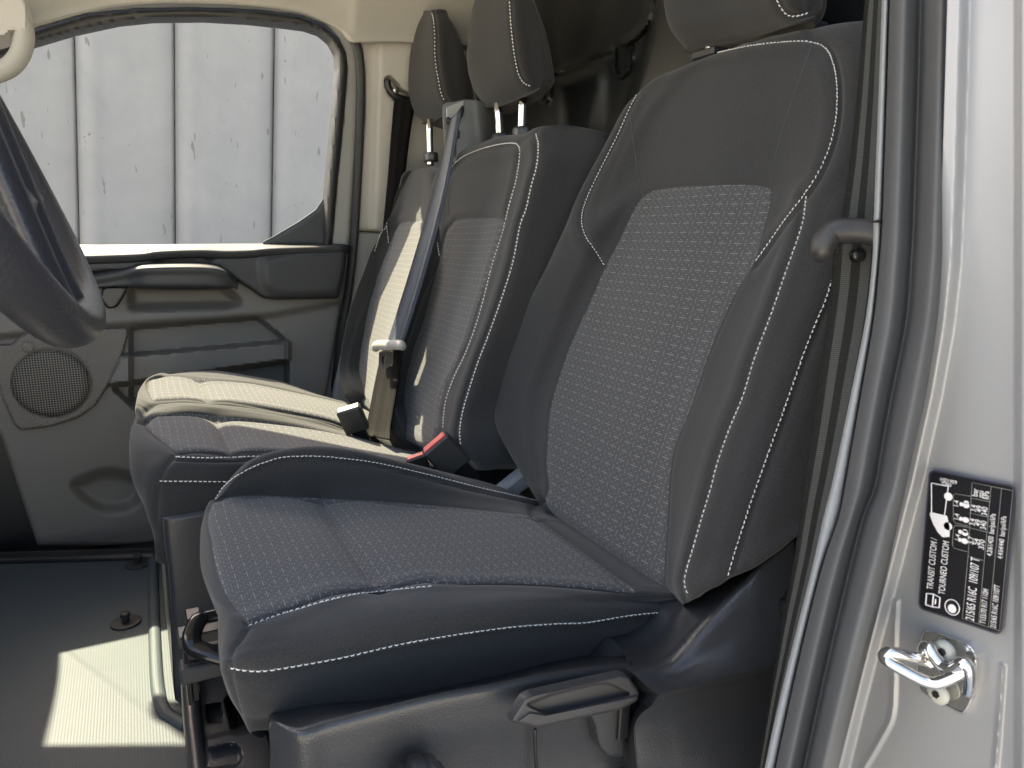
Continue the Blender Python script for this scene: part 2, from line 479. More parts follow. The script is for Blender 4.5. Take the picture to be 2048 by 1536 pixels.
def belt_mat(name, col, stripe=.55, rough=.4, stripes=5):
    m, nt, ns, ls, bs = nm(name)
    tc = node(ns, 'ShaderNodeTexCoord'); sep = node(ns, 'ShaderNodeSeparateXYZ'); ls.new(tc.outputs['UV'], sep.inputs[0])
    w = mth(nt, 'SINE', mth(nt, 'MULTIPLY', sep.outputs[0], math.pi*2*stripes/2))
    f = mth(nt, 'GREATER_THAN', w, .0)
    rib = mth(nt, 'SINE', mth(nt, 'MULTIPLY', sep.outputs[1], 2*math.pi/.0022*1.0))
    c2 = tuple(q*stripe for q in col)
    cc = mixc(nt, f, col, c2)
    v = node(ns, 'ShaderNodeMix', data_type='RGBA', blend_type='MULTIPLY'); v.inputs[0].default_value = 1
    ls.new(cc, v.inputs[6]); ls.new(mth(nt, 'MULTIPLY_ADD', rib, .18, .86), v.inputs[7]); ls.new(v.outputs[2], bs.inputs['Base Color'])
    bs.inputs['Roughness'].default_value = rough; bs.inputs['Specular IOR Level'].default_value = .08
    bump(nt, bs, rib, .35, .0004)
    return m
def metal(name, col, rough, bumpy=0):
    m, nt, ns, ls, bs = nm(name)
    tc = node(ns, 'ShaderNodeTexCoord')
    bs.inputs['Metallic'].default_value = 1; bs.inputs['Base Color'].default_value = (*col, 1)
    n = noise(nt, tc.outputs['Object'], 60, 4, .6)
    ls.new(mth(nt, 'MULTIPLY_ADD', n, .18, max(0.02, rough-.09)), bs.inputs['Roughness'])
    if bumpy: bump(nt, bs, noise(nt, tc.outputs['Object'], 25, 3, .5), bumpy, .001)
    return m
def simple(name, col, rough=.6, spec=.5, var=.1): return plastic(name, col, rough, gs=0, var=var, spec=spec)
M = {}
M['fab'] = fabric('seat_cloth', (.031, .031, .0315), (.066, .066, .068))
M['fabd'] = fabric('seat_cloth_side', (.030, .029, .029))
M['fabh'] = fabric('headrest_cloth', (.022, .0222, .0228))
M['thread'] = simple('white_thread', (.78, .76, .72), .7)
M['thread_dk'] = simple('dark_thread', (.05, .05, .052), .7)
M['pl_dark'] = plastic('dark_grained_plastic', (.036, .038, .042), .31, 620, .35, gd=.0007)
M['pl_smooth'] = plastic('smooth_dark_plastic', (.035, .037, .041), .38, 700, .12)
M['pl_black'] = plastic('black_plastic', (.012, .012, .013), .38, 600, .1)
M['lever'] = plastic('lever_grey_plastic', (.042, .043, .046), .45, 900, .1)
M['door_dk'] = plastic('door_dark_plastic', (.025, .027, .029), .5, 420, .35)
M['door_lt'] = plastic('door_taupe_plastic', (.150, .141, .128), .55, 420, .3)
M['cream'] = plastic('cream_trim_plastic', (.47, .445, .395), .55, 420, .25)
M['liner'] = plastic('headliner_felt', (.42, .405, .36), .95, 300, .5, spec=.1)
M['pil_grey'] = plastic('pillar_grey_plastic', (.30, .30, .28), .6, 420, .3)
M['trim_lt'] = plastic('light_grey_trim', (.30, .32, .33), .85, 260, .6, gd=.0006)
M['rubber'] = plastic('door_seal_rubber', (.078, .082, .086), .7, 500, .1, vscale=20)
M['rubber_bk'] = plastic('black_rubber', (.02, .02, .02), .6, 500, .15)
M['chrome'] = metal('chrome', (.85, .84, .82), .12)
M['steel'] = metal('steel', (.55, .54, .52), .3)
M['zinc'] = plastic('zinc_bolt', (.45, .46, .42), .35, 300, .1)
M['red'] = simple('red_button', (.62, .03, .035), .4)
M['belt'] = belt_mat('belt_webbing', (.070, .073, .068), .28)
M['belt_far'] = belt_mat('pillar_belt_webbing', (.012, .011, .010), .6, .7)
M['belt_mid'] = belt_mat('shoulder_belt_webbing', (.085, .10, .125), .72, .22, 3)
M['buckle'] = plastic('buckle_plastic', (.035, .034, .033), .45, 600, .2)
M['tongue'] = plastic('tongue_plastic', (.35, .35, .32), .35, 600, .1)
M['white'] = simple('white_print', (.80, .80, .82), .5)
M['label'] = plastic('label_black', (.010, .010, .013), .32, 200, 0, var=.05)
M['label_rim'] = simple('label_rim', (.06, .06, .09), .4)
M['greyline'] = simple('label_line', (.30, .32, .28), .5)
M['crumb'] = plastic('crumb', (.62, .56, .36), .9, 200, .8, gd=.002)
# silver paint
m, nt, ns, ls, bs = nm('silver_paint'); tc = node(ns, 'ShaderNodeTexCoord')
fl = noise(nt, tc.outputs['Object'], 1800, 1, .5); dn = noise(nt, tc.outputs['Object'], 7, 4, .6)
ls.new(mixc(nt, mth(nt, 'MULTIPLY', dn, .6), (.37, .38, .395), (.32, .33, .345)), bs.inputs['Base Color'])
bs.inputs['Metallic'].default_value = .35; ls.new(mth(nt, 'MULTIPLY_ADD', fl, .12, .42), bs.inputs['Roughness'])
bs.inputs['Coat Weight'].default_value = .35; bs.inputs['Coat Roughness'].default_value = .2
M['paint'] = m
# rubber floor mat: fine diamond tread
m, nt, ns, ls, bs = nm('floor_mat_rubber'); tc = node(ns, 'ShaderNodeTexCoord'); ob = tc.outputs['Object']
sep = node(ns, 'ShaderNodeSeparateXYZ'); ls.new(ob, sep.inputs[0])
a = mth(nt, 'SINE', mth(nt, 'MULTIPLY', mth(nt, 'ADD', sep.outputs[0], sep.outputs[1]), 2*math.pi/.0080))
b = mth(nt, 'SINE', mth(nt, 'MULTIPLY', mth(nt, 'SUBTRACT', sep.outputs[0], sep.outputs[1]), 2*math.pi/.0080))
dp = mth(nt, 'MULTIPLY', a, b)
dust = noise(nt, ob, 5, 6, .7); spk = mth(nt, 'GREATER_THAN', noise(nt, ob, 160, 2, .6), .77)
cc = mixc(nt, dust, (.040, .054, .064), (.066, .082, .092)); cc = mixc(nt, mth(nt, 'MULTIPLY', spk, .5), cc, (.30, .28, .24))
cc = mixc(nt, mth(nt, 'MULTIPLY', mth(nt, 'GREATER_THAN', dp, .2), .07), cc, (.12, .125, .125))
ls.new(cc, bs.inputs['Base Color']); bs.inputs['Roughness'].default_value = .55; bs.inputs['Specular IOR Level'].default_value = .3
bump(nt, bs, dp, .18, .0006); M['mat'] = m
# speaker mesh
m, nt, ns, ls, bs = nm('speaker_mesh'); tc = node(ns, 'ShaderNodeTexCoord'); sep = node(ns, 'ShaderNodeSeparateXYZ'); ls.new(tc.outputs['Object'], sep.inputs[0])
k = 2*math.pi/.0105
dx = mth(nt, 'SINE', mth(nt, 'MULTIPLY', sep.outputs[0], k)); dz = mth(nt, 'SINE', mth(nt, 'MULTIPLY', sep.outputs[2], k))
hole = mth(nt, 'GREATER_THAN', mth(nt, 'MULTIPLY', dx, dz), .18)
hole2 = mth(nt, 'GREATER_THAN', mth(nt, 'ABSOLUTE', mth(nt, 'MULTIPLY', dx, dz)), .28)
ls.new(mixc(nt, hole2, (.19, .17, .145), (.006, .006, .006)), bs.inputs['Base Color']); bs.inputs['Roughness'].default_value = .6
M['mesh'] = m
m = plastic('grille_plastic', (.155, .14, .12), .55, 400, .1)
nt = m.node_tree; bs = nt.nodes['Principled BSDF']; tc = nt.nodes.new('ShaderNodeTexCoord'); sep = nt.nodes.new('ShaderNodeSeparateXYZ'); nt.links.new(tc.outputs['Object'], sep.inputs[0])
bump(nt, bs, mth(nt, 'MULTIPLY', mth(nt, 'SINE', mth(nt, 'MULTIPLY', sep.outputs[0], k*1.3)), mth(nt, 'SINE', mth(nt, 'MULTIPLY', sep.outputs[2], k*1.3))), .6, .001)
M['grille'] = m
# concrete
m, nt, ns, ls, bs = nm('concrete_panel'); tc = node(ns, 'ShaderNodeTexCoord'); ob = tc.outputs['Object']
big = noise(nt, ob, 1.9, 6, .7); mid = noise(nt, ob, 9, 5, .7)
mp = node(ns, 'ShaderNodeMapping'); ls.new(ob, mp.inputs[0]); mp.inputs['Scale'].default_value = (34, 34, 7)
mp.inputs['Rotation'].default_value = (0, .35, 0)
scr = mth(nt, 'GREATER_THAN', noise(nt, mp.outputs[0], 1.0, 2, .5), .70)
spk = mth(nt, 'GREATER_THAN', noise(nt, ob, 46, 3, .6), .70)
clus = mth(nt, 'GREATER_THAN', noise(nt, ob, 3.1, 2, .5), .56)
cc = mixc(nt, big, (.17, .17, .178), (.33, .325, .333)); cc = mixc(nt, mth(nt, 'MULTIPLY', mid, .6), cc, (.19, .195, .205))
cc = mixc(nt, mth(nt, 'MULTIPLY', scr, .7), cc, (.11, .10, .095))
cc = mixc(nt, mth(nt, 'MULTIPLY', mth(nt, 'MULTIPLY', spk, clus), .85), cc, (.05, .05, .05))
ls.new(cc, bs.inputs['Base Color']); bs.inputs['Roughness'].default_value = .85; bump(nt, bs, mid, .25, .004); M['conc'] = m
# yard ground
m, nt, ns, ls, bs = nm('yard_ground'); tc = node(ns, 'ShaderNodeTexCoord'); ob = tc.outputs['Object']
cc = mixc(nt, noise(nt, ob, 2.5, 8, .7), (.46, .43, .39), (.58, .55, .50)); ls.new(cc, bs.inputs['Base Color']); bs.inputs['Roughness'].default_value = .9
bump(nt, bs, noise(nt, ob, 60, 4, .7), .4, .004); M['yard'] = m
# bulkhead: satin black steel
m, nt, ns, ls, bs = nm('bulkhead_black'); tc = node(ns, 'ShaderNodeTexCoord'); ob = tc.outputs['Object']
bs.inputs['Base Color'].default_value = (.012, .013, .013, 1); ls.new(mth(nt, 'MULTIPLY_ADD', noise(nt, ob, 30, 3, .6), .12, .34), bs.inputs['Roughness']); bs.inputs['Specular IOR Level'].default_value = .35
bump(nt, bs, noise(nt, ob, 5, 2, .5), .12, .01); M['bulk'] = m
# window glass
m, nt, ns, ls, bs = nm('window_glass'); ns.remove(bs)
tr = node(ns, 'ShaderNodeBsdfTransparent'); tr.inputs[0].default_value = (.95, .975, .96, 1); gl = node(ns, 'ShaderNodeBsdfGlossy'); gl.inputs['Roughness'].default_value = .02
lw = node(ns, 'ShaderNodeLayerWeight'); lw.inputs[0].default_value = .2; mx = node(ns, 'ShaderNodeMixShader')
ls.new(mth(nt, 'MULTIPLY', lw.outputs['Fresnel'], .5), mx.inputs[0]); ls.new(tr.outputs[0], mx.inputs[1]); ls.new(gl.outputs[0], mx.inputs[2])
ls.new(mx.outputs[0], ns['Material Output'].inputs[0]); M['glass'] = m
M['pl_sw'] = plastic('wheel_leather', (.022, .023, .029), .36, 420, .35, gd=.0006)
M['pl_gloss'] = plastic('gloss_black_plastic', (.012, .012, .013), .18, 500, .05)
SWA, SWR, SWY = 22.0, .356, .75
LABH = .0
M['outlet'] = plastic('outlet_plastic', (.11, .11, .105), .4, 600, .15)
M['frame'] = plastic('window_frame_black', (.022, .023, .024), .45, 500, .1)
# ------------------------------------------------------------------ large structure
DY = 2.75                     # depth of the far door's inner face
def sheet(name, pts, mat, th=None, kind=True):
    """flat slab from 4 corners, with thickness vector th"""
    A = np.asarray(pts, float); B = A+np.array(th)
    V = np.concatenate([A, B]); n = len(A)
    Fc = [tuple(range(n)), tuple(range(2*n-1, n-1, -1))]+[(i, n+i, n+(i+1) % n, (i+1) % n) for i in range(n)]
    o = mk(name, V, orient(V, Fc), mat, smooth=False)
    return struct(o) if kind else o
G0 = -.62
struct(mk('ground', [(-60, -60, G0), (60, -60, G0), (60, 90, G0), (-60, 90, G0)], [(0, 1, 2, 3)], M['yard'], smooth=False))
fa = P(330, 1103, z=0); fb_ = P(-500, 1118, z=0)
sheet('floor', [(-1.35, .42, 0), (1.2, .42, 0), (1.2, fa[1]+(fa[1]-fb_[1])/(fa[0]-fb_[0])*(1.2-fa[0]), 0), tuple(fa), tuple(fb_), (-1.35, fb_[1]+.1, 0)], M['mat'], (0, 0, -.06))
sheet('floor_step', [(-1.35, 2.2, -.075), (1.2, 2.2, -.075), (1.2, 2.86, -.075), (-1.35, 2.86, -.075)], M['pl_black'], (0, 0, -.05))
# headliner: runs from the far door header up and over to the near side
hp = np.array([(-160, 150), (-60, 105), (20, 72), (65, 53), (164, 25), (239, 10), (342, 4), (479, 8), (581, 19), (632, 32), (684, 58), (704, 80), (722, 84), (790, 84), (860, 87), (960, 92), (1100, 96), (1200, 98)], float)
HY = 2.50
e0 = P(hp[:, 0], hp[:, 1], y=HY)
e0 = np.concatenate([[(-1.0, HY, .98), (-.7, HY, 1.17)], e0[1:], [(1.25, HY, e0[-1][2])]])
def row(dy, z, k): r = e0.copy(); r[:, 1] += dy; r[:, 2] = r[:, 2]*(1-k)+z*k; return r
rows = [e0+np.array((0, .05, .01)), e0, row(-.015, 1.9, .10), row(-.10, 1.93, .45), row(-.28, 1.95, .82), row(-.6, 1.97, 1), row(-1.2, 1.99, 1), row(-1.72, 1.95, 1)]
rows2 = [r+np.array((0, .03, .05)) for r in rows[::-1]]
V, Fc = loft(np.array(rows), 60, 90, cyc=False)
V2 = V+np.array((0, .02, .05)); n = len(V)
Fc = gridfaces(60, 90); Fb = [tuple(i+n for i in reversed(f)) for f in Fc]
rim = list(range(90))+[r*90+89 for r in range(1, 60)]+[59*90+c for c in range(88, -1, -1)]+[r*90 for r in range(58, 0, -1)]
Fr = [(rim[i], rim[(i+1) % len(rim)], rim[(i+1) % len(rim)]+n, rim[i]+n) for i in range(len(rim))]
hl = mk('ceiling', np.concatenate([V, V2]), Fc+Fb+Fr, M['liner']); struct(hl)
# black steel bulkhead behind the seats
bk = thing('bulkhead', 'black pressed steel bulkhead with embossed ribs behind the seats', 'bulkhead', (1.2, 1.6, 0))
BX = 1.17
def xsurf(u, v, h=0): return P(u, v, x=BX-np.asarray(h))
def band(pl, w):
    """outline of a band of width w round an open picture curve"""
    A = rs(pl, 40); t = np.gradient(A, axis=0); t /= np.linalg.norm(t, axis=1)[:, None]; nn = np.stack([-t[:, 1], t[:, 0]], 1)
    return np.concatenate([A+nn*w/2, (A-nn*w/2)[::-1]])
def arc(cx, cy, rx, ry, a0=0, a1=360, n=32):
    return [(cx+rx*c_(math.radians(a0+(a1-a0)*i/n)), cy+ry*s_(math.radians(a0+(a1-a0)*i/n))) for i in range(n)]
rightpanel = [(1318, -30), (1300, 70), (1284, 130), (1262, 200), (1240, 330), (1230, 620), (1800, 620), (1800, -60)]
ribA = band([(1302, -30), (1299, 20), (1288, 52), (1268, 74), (1252, 84), (1248, 92)], 14)
ribB = band([(1228, 95), (1228, 125), (1231, 143), (1241, 153), (1251, 147), (1258, 132), (1261, 92)], 9)
ribC = band([(1080, 190), (1086, 203), (1095, 200), (1099, 180), (1100, 150)], 8)
ribD = band([(1097, 156), (1130, 144), (1180, 122), (1228, 108)], 5)
plate('pressed_panel', [(880, -80), (1800, -80), (1800, 640), (880, 640)], xsurf, M['bulk'], bk, step=5,
      layers=[(rightpanel, .035, 16), (ribA, .022, 9), (ribB, .016, 6), (ribC, .014, 6), (ribD, -.012, 6), (smoothpoly([(1108, -60), (1215, -60), (1190, 110), (1108, 140)]), -.03, 60), (smoothpoly([(1110, 160), (1200, 140), (1190, 260), (1150, 330), (1110, 300)]), .02, 40)], skirt=(.03, 0, 0))
sheet('wall', [(1.215, .42, 0), (1.215, 2.75, 0), (1.215, 2.75, 2.02), (1.215, .42, 2.02)], M['pl_black'], (.03, 0, 0))
# cab front: bulkhead under the screen and the scuttle top, outside the picture but it shades the footwell
dsh = thing('dashboard', 'dark dashboard and footwell wall ahead of the seats', 'dashboard', (-.95, 1.6, 0))
V, Fc = loft([[(-.82, y, .62), (-.74, y, .80), (-.80, y, .93), (-1.05, y, .98), (-1.4, y, .95), (-1.4, y, .5), (-1.1, y, .3)] for y in (.5, 1.1, 1.9, 2.6)], 30, 60)
mk('dash_top', V, orient(V, Fc), M['pl_dark'], dsh)
mk('footwell_panel', *box((-1.2, 1.6, .3), (.05, 0, 0), (0, 1.15, 0), (0, 0, .38)), M['pl_black'], dsh, smooth=False)
# concrete wall out in the yard
cw = thing('concrete_wall', 'pale grey weathered concrete panel wall outside the far window', 'wall', (0, 6.2, G0))
CY = 6.2
edges = [(-330, -345), (-140, -135), (-48, -38), (149, 159), (349, 351), (549, 543), (752, 735), (955, 925), (1160, 1120)]
for (a0, a1), (b0, b1) in zip(edges[:-1], edges[1:]):
    def q(f, v, dy):
        k = (v-63)/422.0; u = (a0+(a1-a0)*k)*(1-f)+(b0+(b1-b0)*k)*f
        return P(u, v, y=CY+dy)
    prof = [(.0, .06), (.012, .0), (.05, -.085), (.16, -.11), (.32, -.06), (.6, -.012), (.9, .0), (.982, .01), (1.0, .06)]
    rows = [[q(f, v, dy) for f, dy in prof]+[q(.99, v, .2), q(.01, v, .2)] for v in (-12, 150, 300, 485, 760, 1000)]
    V, Fc = loft(rows, 24, 88); V[:, 2] = np.maximum(V[:, 2], G0-.02)
    mk('panel', V, orient(V, Fc), M['conc'], cw)
# ------------------------------------------------------------------ far door
fd = thing('passenger_door', 'far cab door with dark upper trim, taupe panel and large window', 'door', (.1, DY+.05, .1))
YS = ysurf(DY)
inner = [(-150, 190), (-60, 140), (0, 115), (51, 92), (150, 63), (239, 44), (308, 37), (410, 36), (496, 41), (570, 49), (615, 55), (643, 65), (663, 82), (675, 105), (677, 137), (668, 239), (658, 342), (653, 400), (649, 490), (649, 520), (-150, 520)]
outer = [(-150, 168), (-60, 110), (0, 84), (58, 60), (171, 27), (273, 17), (376, 14), (513, 19), (600, 30), (649, 48), (677, 75), (692, 105), (696, 137), (688, 239), (676, 359), (670, 430), (664, 495), (664, 520), (-150, 520)]
wf = plate('window_frame', outer, ysurf(2.70, -.16), M['frame'], fd, step=5, hole=np.array(inner), edge=(.012, 10), skirt=(0, .06, 0))
outer2 = [(-150, 60), (-60, -10), (0, -50), (239, -90), (479, -90), (640, -60), (712, 40), (722, 115), (724, 160), (714, 300), (702, 440), (695, 520), (-150, 520)]
o2i = [(-150, 172), (-60, 114), (0, 88), (58, 64), (171, 31), (273, 21), (376, 18), (513, 23), (600, 34), (647, 51), (673, 78), (688, 107), (692, 137), (684, 239), (672, 359), (666, 430), (660, 495), (660, 530), (-150, 530)]
plate('door_edge', outer2, ysurf(2.72, -.16), M['pil_grey'], fd, step=5, hole=np.array(o2i), edge=(.01, 8), skirt=(0, .05, 0))
plate('window_glass', [(-160, 150), (0, 90), (300, 25), (600, 40), (690, 100), (665, 500), (-160, 500)], ysurf(2.765, -.16), M['glass'], fd, step=30, skirt=(0, .006, 0))
plate('dark_corner_view', [(526, 484), (547, 473), (598, 443), (632, 419), (650, 392), (656, 380), (652, 492), (526, 492)], ysurf(2.735, -.02), M['pl_smooth'], fd, step=4, skirt=(0, .01, 0), edge=(.004, 4))  # dark plate added for something dark outside seen through the window corner
# lower moulded panel
pan = [(-160, 600), (0, 560), (120, 490), (692, 490), (690, 560), (678, 640), (664, 720), (650, 800), (646, 900), (640, 1090), (560, 1090), (245, 1090), (75, 1092), (0, 868), (-160, 860)]
hollow = fillet([(262, 575), (440, 569), (480, 606), (450, 612), (262, 616)], 10)
ledge = [(-160, 560), (700, 470), (700, 600), (545, 631), (222, 652), (-160, 690)]
pocket = fillet([(262, 656), (516, 636), (573, 682), (573, 784), (262, 800)], 6)
lip = fillet([(240, 712), (578, 682), (578, 719), (573, 722), (229, 770), (214, 768)], 5)
below = fillet([(222, 772), (576, 722), (576, 870), (340, 880)], 14)
cup = smoothpoly([(150, 975), (180, 955), (220, 946), (262, 955), (285, 975), (262, 1010), (200, 1015)])
lower = fillet([(20, 885), (60, 862), (110, 860), (200, 800), (560, 760), (640, 900), (640, 1010), (300, 1015), (70, 1060)], 20)
plate('door_panel', pan, YS, M['door_lt'], fd, step=4, skirt=(0, .05, 0), edge=(.012, 8),
      layers=[(ledge, .030, 16), (hollow, -.06, 26), (pocket, -.065, 9), (lip, .09, 9), (below, -.065, 12), (cup, -.05, 30)])
dk = fillet([(-160, 505), (137, 506), (262, 506), (290, 497), (400, 497), (440, 501), (512, 496), (600, 492), (692, 489), (694, 500), (690, 540), (677, 597), (552, 600), (526, 597), (500, 578), (470, 560), (431, 532), (300, 538), (171, 545), (60, 560), (-160, 600)], 7)
notch = fillet([(283, 470), (308, 500), (318, 545), (412, 545), (424, 512), (436, 500), (470, 494), (520, 486), (560, 470)], 12)
bulge = fillet([(520, 520), (600, 500), (700, 500), (700, 590), (560, 592), (530, 575)], 20)
up = plate('upper_trim', dk, ysurf(2.67), M['door_dk'], fd, step=4, skirt=(0, .08, 0), edge=(.012, 7), layers=[(notch, -.03, 30), (bulge, .012, 26)])
V, Fc = loft([[(x, 2.655, z-.012), (x, 2.662, z), (x, 2.70, z*.6+.952*.4), (x, 2.77, .952), (x, 2.79, .93), (x, 2.68, z-.03)] for x, z in ((-.8, .921), (-.3, .922), (.0, .926), (.08, .934), (.2, .937), (.28, .933), (.36, .934), (.45, .940), (.70, .944))], 60, 30)
mk('sill_top', V, orient(V, Fc), M['door_dk'], fd)
V, Fc = box(P(160, 491, z=.945)+np.array((0, .0, 0)), (.045, 0, 0), (0, .006, 0), (0, 0, .003)); mk('lock_slot', V, Fc, M['pl_black'], fd, smooth=False)
# pull bar
L = P(*np.array([(100, 562), (174, 552), (250, 540), (300, 533), (431, 535), (474, 562)]).T, y=np.array([2.66, 2.655, 2.645, 2.61, 2.60, 2.63]))
V, Fc = loft([[p+np.array(o) for o in ((0, .0, .0), (0, -.004, -.03), (0, .008, -.068*k), (0, .10, -.07*k), (0, .10, .005))] for p, k in zip(L, (.55, .58, .8, 1, 1, .35))], 50, 40)
mk('pull_bar', V, orient(V, Fc), M['door_dk'], fd)
rh = plate('release_handle', fillet([(205, 575), (257, 574), (247, 596), (234, 615), (216, 618), (200, 600)], 6), ysurf(2.66), M['pl_black'], fd, step=3, edge=(.006, 4), skirt=(0, .03, 0))
gp = fillet([(-10, 690), (20, 690), (44, 669), (75, 661), (253, 656), (258, 664), (246, 706), (232, 740), (219, 768), (191, 812), (157, 836), (103, 853), (41, 861), (28, 850), (3, 792), (-6, 740)], 8)
gr = plate('speaker_grille', gp, ysurf(2.715), M['grille'], fd, step=3, edge=(.012, 5), skirt=(0, .04, 0), layers=[(arc(103, 766, 81, 70), -.006, 4)])
cc = P(103, 767, y=2.712); rr = np.linalg.norm(P(180, 767, y=2.712)-cc)
V, Fc = disc(cc, (0, -1, 0), rr, .006, seg=48, bev=.3); mk('speaker_mesh', V, Fc, M['mesh'], gr)
V, Fc = disc(P(56, 694, y=2.71), (0, -1, 0), .016, .006, bev=.4); mk('fixing_cap', V, Fc, M['grille'], gr)
# door seal on the body side, pillar trim behind the far seat
bp = thing('far_pillar', 'cream trimmed pillar between the far door and the bulkhead', 'pillar', (.8, 2.75, 0))
sl = [(640, 28), (662, 36), (684, 50), (702, 72), (716, 100), (721, 154), (720, 239), (714, 376), (706, 500), (694, 600), (680, 690), (668, 792), (655, 960)]
A = ysurf(2.69, -.2)(*rs(sl, 60).T); V, Fc = tube(A, .018, 10, flat=(1.2, .8)); mk('door_seal', V, orient(V, Fc, A.mean(0)), M['rubber_bk'], bp)
cr = [(716, 60), (730, 50), (790, 50), (862, 50), (980, 50), (980, 470), (712, 462), (718, 376), (727, 240), (728, 154), (722, 110)]
slot = smoothpoly([(772, 160), (781, 155), (793, 168), (806, 182), (830, 190), (830, 205), (808, 203), (790, 198), (776, 180)], 6)
plate('pillar_trim', cr, ysurf(2.70, -.20), M['cream'], bp, step=4, edge=(.02, 9), skirt=(0, .06, 0), layers=[(fillet([(756, 70), (1000, 70), (1000, 480), (744, 480)], 5), .02, 18), (slot, -.05, 6)])
plate('lower_trim', [(706, 463), (980, 471), (980, 900), (640, 900), (664, 812), (680, 720), (696, 610)], ysurf(2.715, -.05), M['pil_grey'], bp, step=5, edge=(.01, 6), skirt=(0, .05, 0))
V, Fc = disc(P(789, 181, y=2.54), (.2, -1, 0), .011, .014); 
fb = thing('far_seat_belt', 'dark webbing seat belt hanging from the far pillar guide', 'seat belt', (.9, 2.64, 1.4))
mk('bolt', V, Fc, M['steel'], fb)
g = P(*np.array([(774, 160), (777, 176), (787, 190), (803, 197), (835, 203)]).T, y=2.55); V, Fc = tube(g, .012, 10, n=24); mk('guide_loop', V, orient(V, Fc, g.mean(0)), M['pl_black'], fb)
V, Fc, uv = strip(P(*np.array([(789, 188), (782, 270), (775, 360), (764, 470)]).T, y=2.55), P(*np.array([(832, 200), (822, 260), (812, 340), (800, 470)]).T, y=2.53), .006, bow=.006)
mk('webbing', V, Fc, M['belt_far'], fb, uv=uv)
# front pillar grab handle, top left
gh = thing('grab_handle', 'cream grab handle on the front pillar at the headliner corner', 'handle', tuple(P(30, 80, y=2.2)))
ph = np.array([(-70, 20), (-30, 14), (14, 20), (40, 42), (48, 70), (42, 104), (26, 128), (4, 142), (-30, 152), (-80, 160)]); A = P(ph[:, 0], ph[:, 1], y=2.3)
V, Fc = tube(A, .026, 16, n=60, flat=(1.1, .9)); mk('grip', V, orient(V, Fc, A.mean(0)), M['liner'], gh)
plate('pillar_cover', fillet([(-120, -40), (40, -40), (57, 20), (57, 62), (50, 80), (30, 60), (10, 76), (-20, 84), (-120, 120)], 10), ysurf(2.38, -.2), M['cream'], gh, step=5, edge=(.02, 8), skirt=(0, .1, 0))
# floor mat trim and fixings
A = P(*np.array([(-200, 1124), (0, 1117), (150, 1113), (320, 1108)]).T, z=.004); V, Fc = tube(A, .022, 10, n=40, flat=(1.6, .7)); struct(mk('floor_edge', V, orient(V, Fc, A.mean(0)), M['pl_black']))
A = P(*np.array([(306, 1106), (307, 1180), (310, 1300), (316, 1380), (330, 1420), (352, 1436), (372, 1448)]).T, z=.006); V, Fc = tube(A-np.array((0, 0, .004)), .013, 10, n=70, flat=(1.1, .8)); struct(mk('floor_ridge', V, orient(V, Fc, A.mean(0)), M['mat']))
for k, (u, v, w) in enumerate(((277, 1129, 24), (252, 1247, 28))):
    t = thing('floor_stud', ('black round mat fixing stud in the shade by the far floor edge', 'black round mat fixing stud just above the sunlit patch')[k], 'stud', tuple(P(u, v, z=0)), 'mat fixing studs on the cab floor')
    p = P(u, v, z=0); r = np.linalg.norm(P(u+w, v, z=0)-p)
    mk('washer', *disc(p, (0, 0, 1), r, .006, seg=36), M['rubber_bk'], t)
    mk('pin', *disc(p+np.array((0, 0, .005)), (0, 0, 1), r*.26, .022), M['rubber_bk'], t); mk('pin_head', *disc(p+np.array((0, 0, .022)), (0, 0, 1), r*.34, .009), M['rubber_bk'], t)
# closing panels: body side ahead of the door and the front pillar
fp = thing('front_pillar', 'dark body side and front pillar ahead of the passenger door', 'pillar', (-.9, 2.8, 0))
V, Fc = box((-.88, 2.84, .42), (.58, 0, 0), (0, .03, 0), (0, 0, .53), .1); mk('kick_panel', V, Fc, M['pl_black'], fp, smooth=False)
V, Fc = loft([[(-.63, 2.74, .93), (-.59, 2.80, .93), (-1.3, 2.84, .93), (-1.3, 2.76, .93)], [(-.68, 2.70, 1.2), (-.64, 2.76, 1.2), (-1.2, 2.80, 1.2), (-1.2, 2.72, 1.2)], [(-.75, 2.60, 1.5), (-.71, 2.66, 1.5), (-1.0, 2.7, 1.5), (-1.0, 2.62, 1.5)]], 12, 16); mk('pillar_body', V, orient(V, Fc), M['cream'], fp)

plate('backing', [(672, 478), (1000, 478), (1000, 1000), (600, 1000), (640, 760)], ysurf(2.80), M['pil_grey'], bp, step=12, skirt=(0, .03, 0))
plate('backing', [(700, 60), (1000, 60), (1000, 490), (676, 490), (690, 300)], ysurf(2.76, -.2), M['rubber_bk'], bp, step=12, skirt=(0, .03, 0))

V, Fc = box((-.05, 3.0, .16), (1.35, 0, 0), (0, .02, 0), (0, 0, .33), .1); mk('sun_leak_block', V, Fc, M['pl_black'], fp, smooth=False)  # unseen box added outside the door to stop sun leaking under it

mr = thing('door_mirror', 'sliver of grey exterior mirror seen through the window by the steering wheel', 'mirror', tuple(P(120, 470, y=3.05)))
V, Fc = loft([[P(u, v, y=3.05+k*.1) for u, v in ((60, 480), (90, 440), (111, 440), (122, 452), (132, 468), (137, 483), (100, 490))] for k in (0, 1)], 6, 40, cyc=True)
mk('mirror_housing', V, orient(V, Fc), M['pil_grey'], mr)
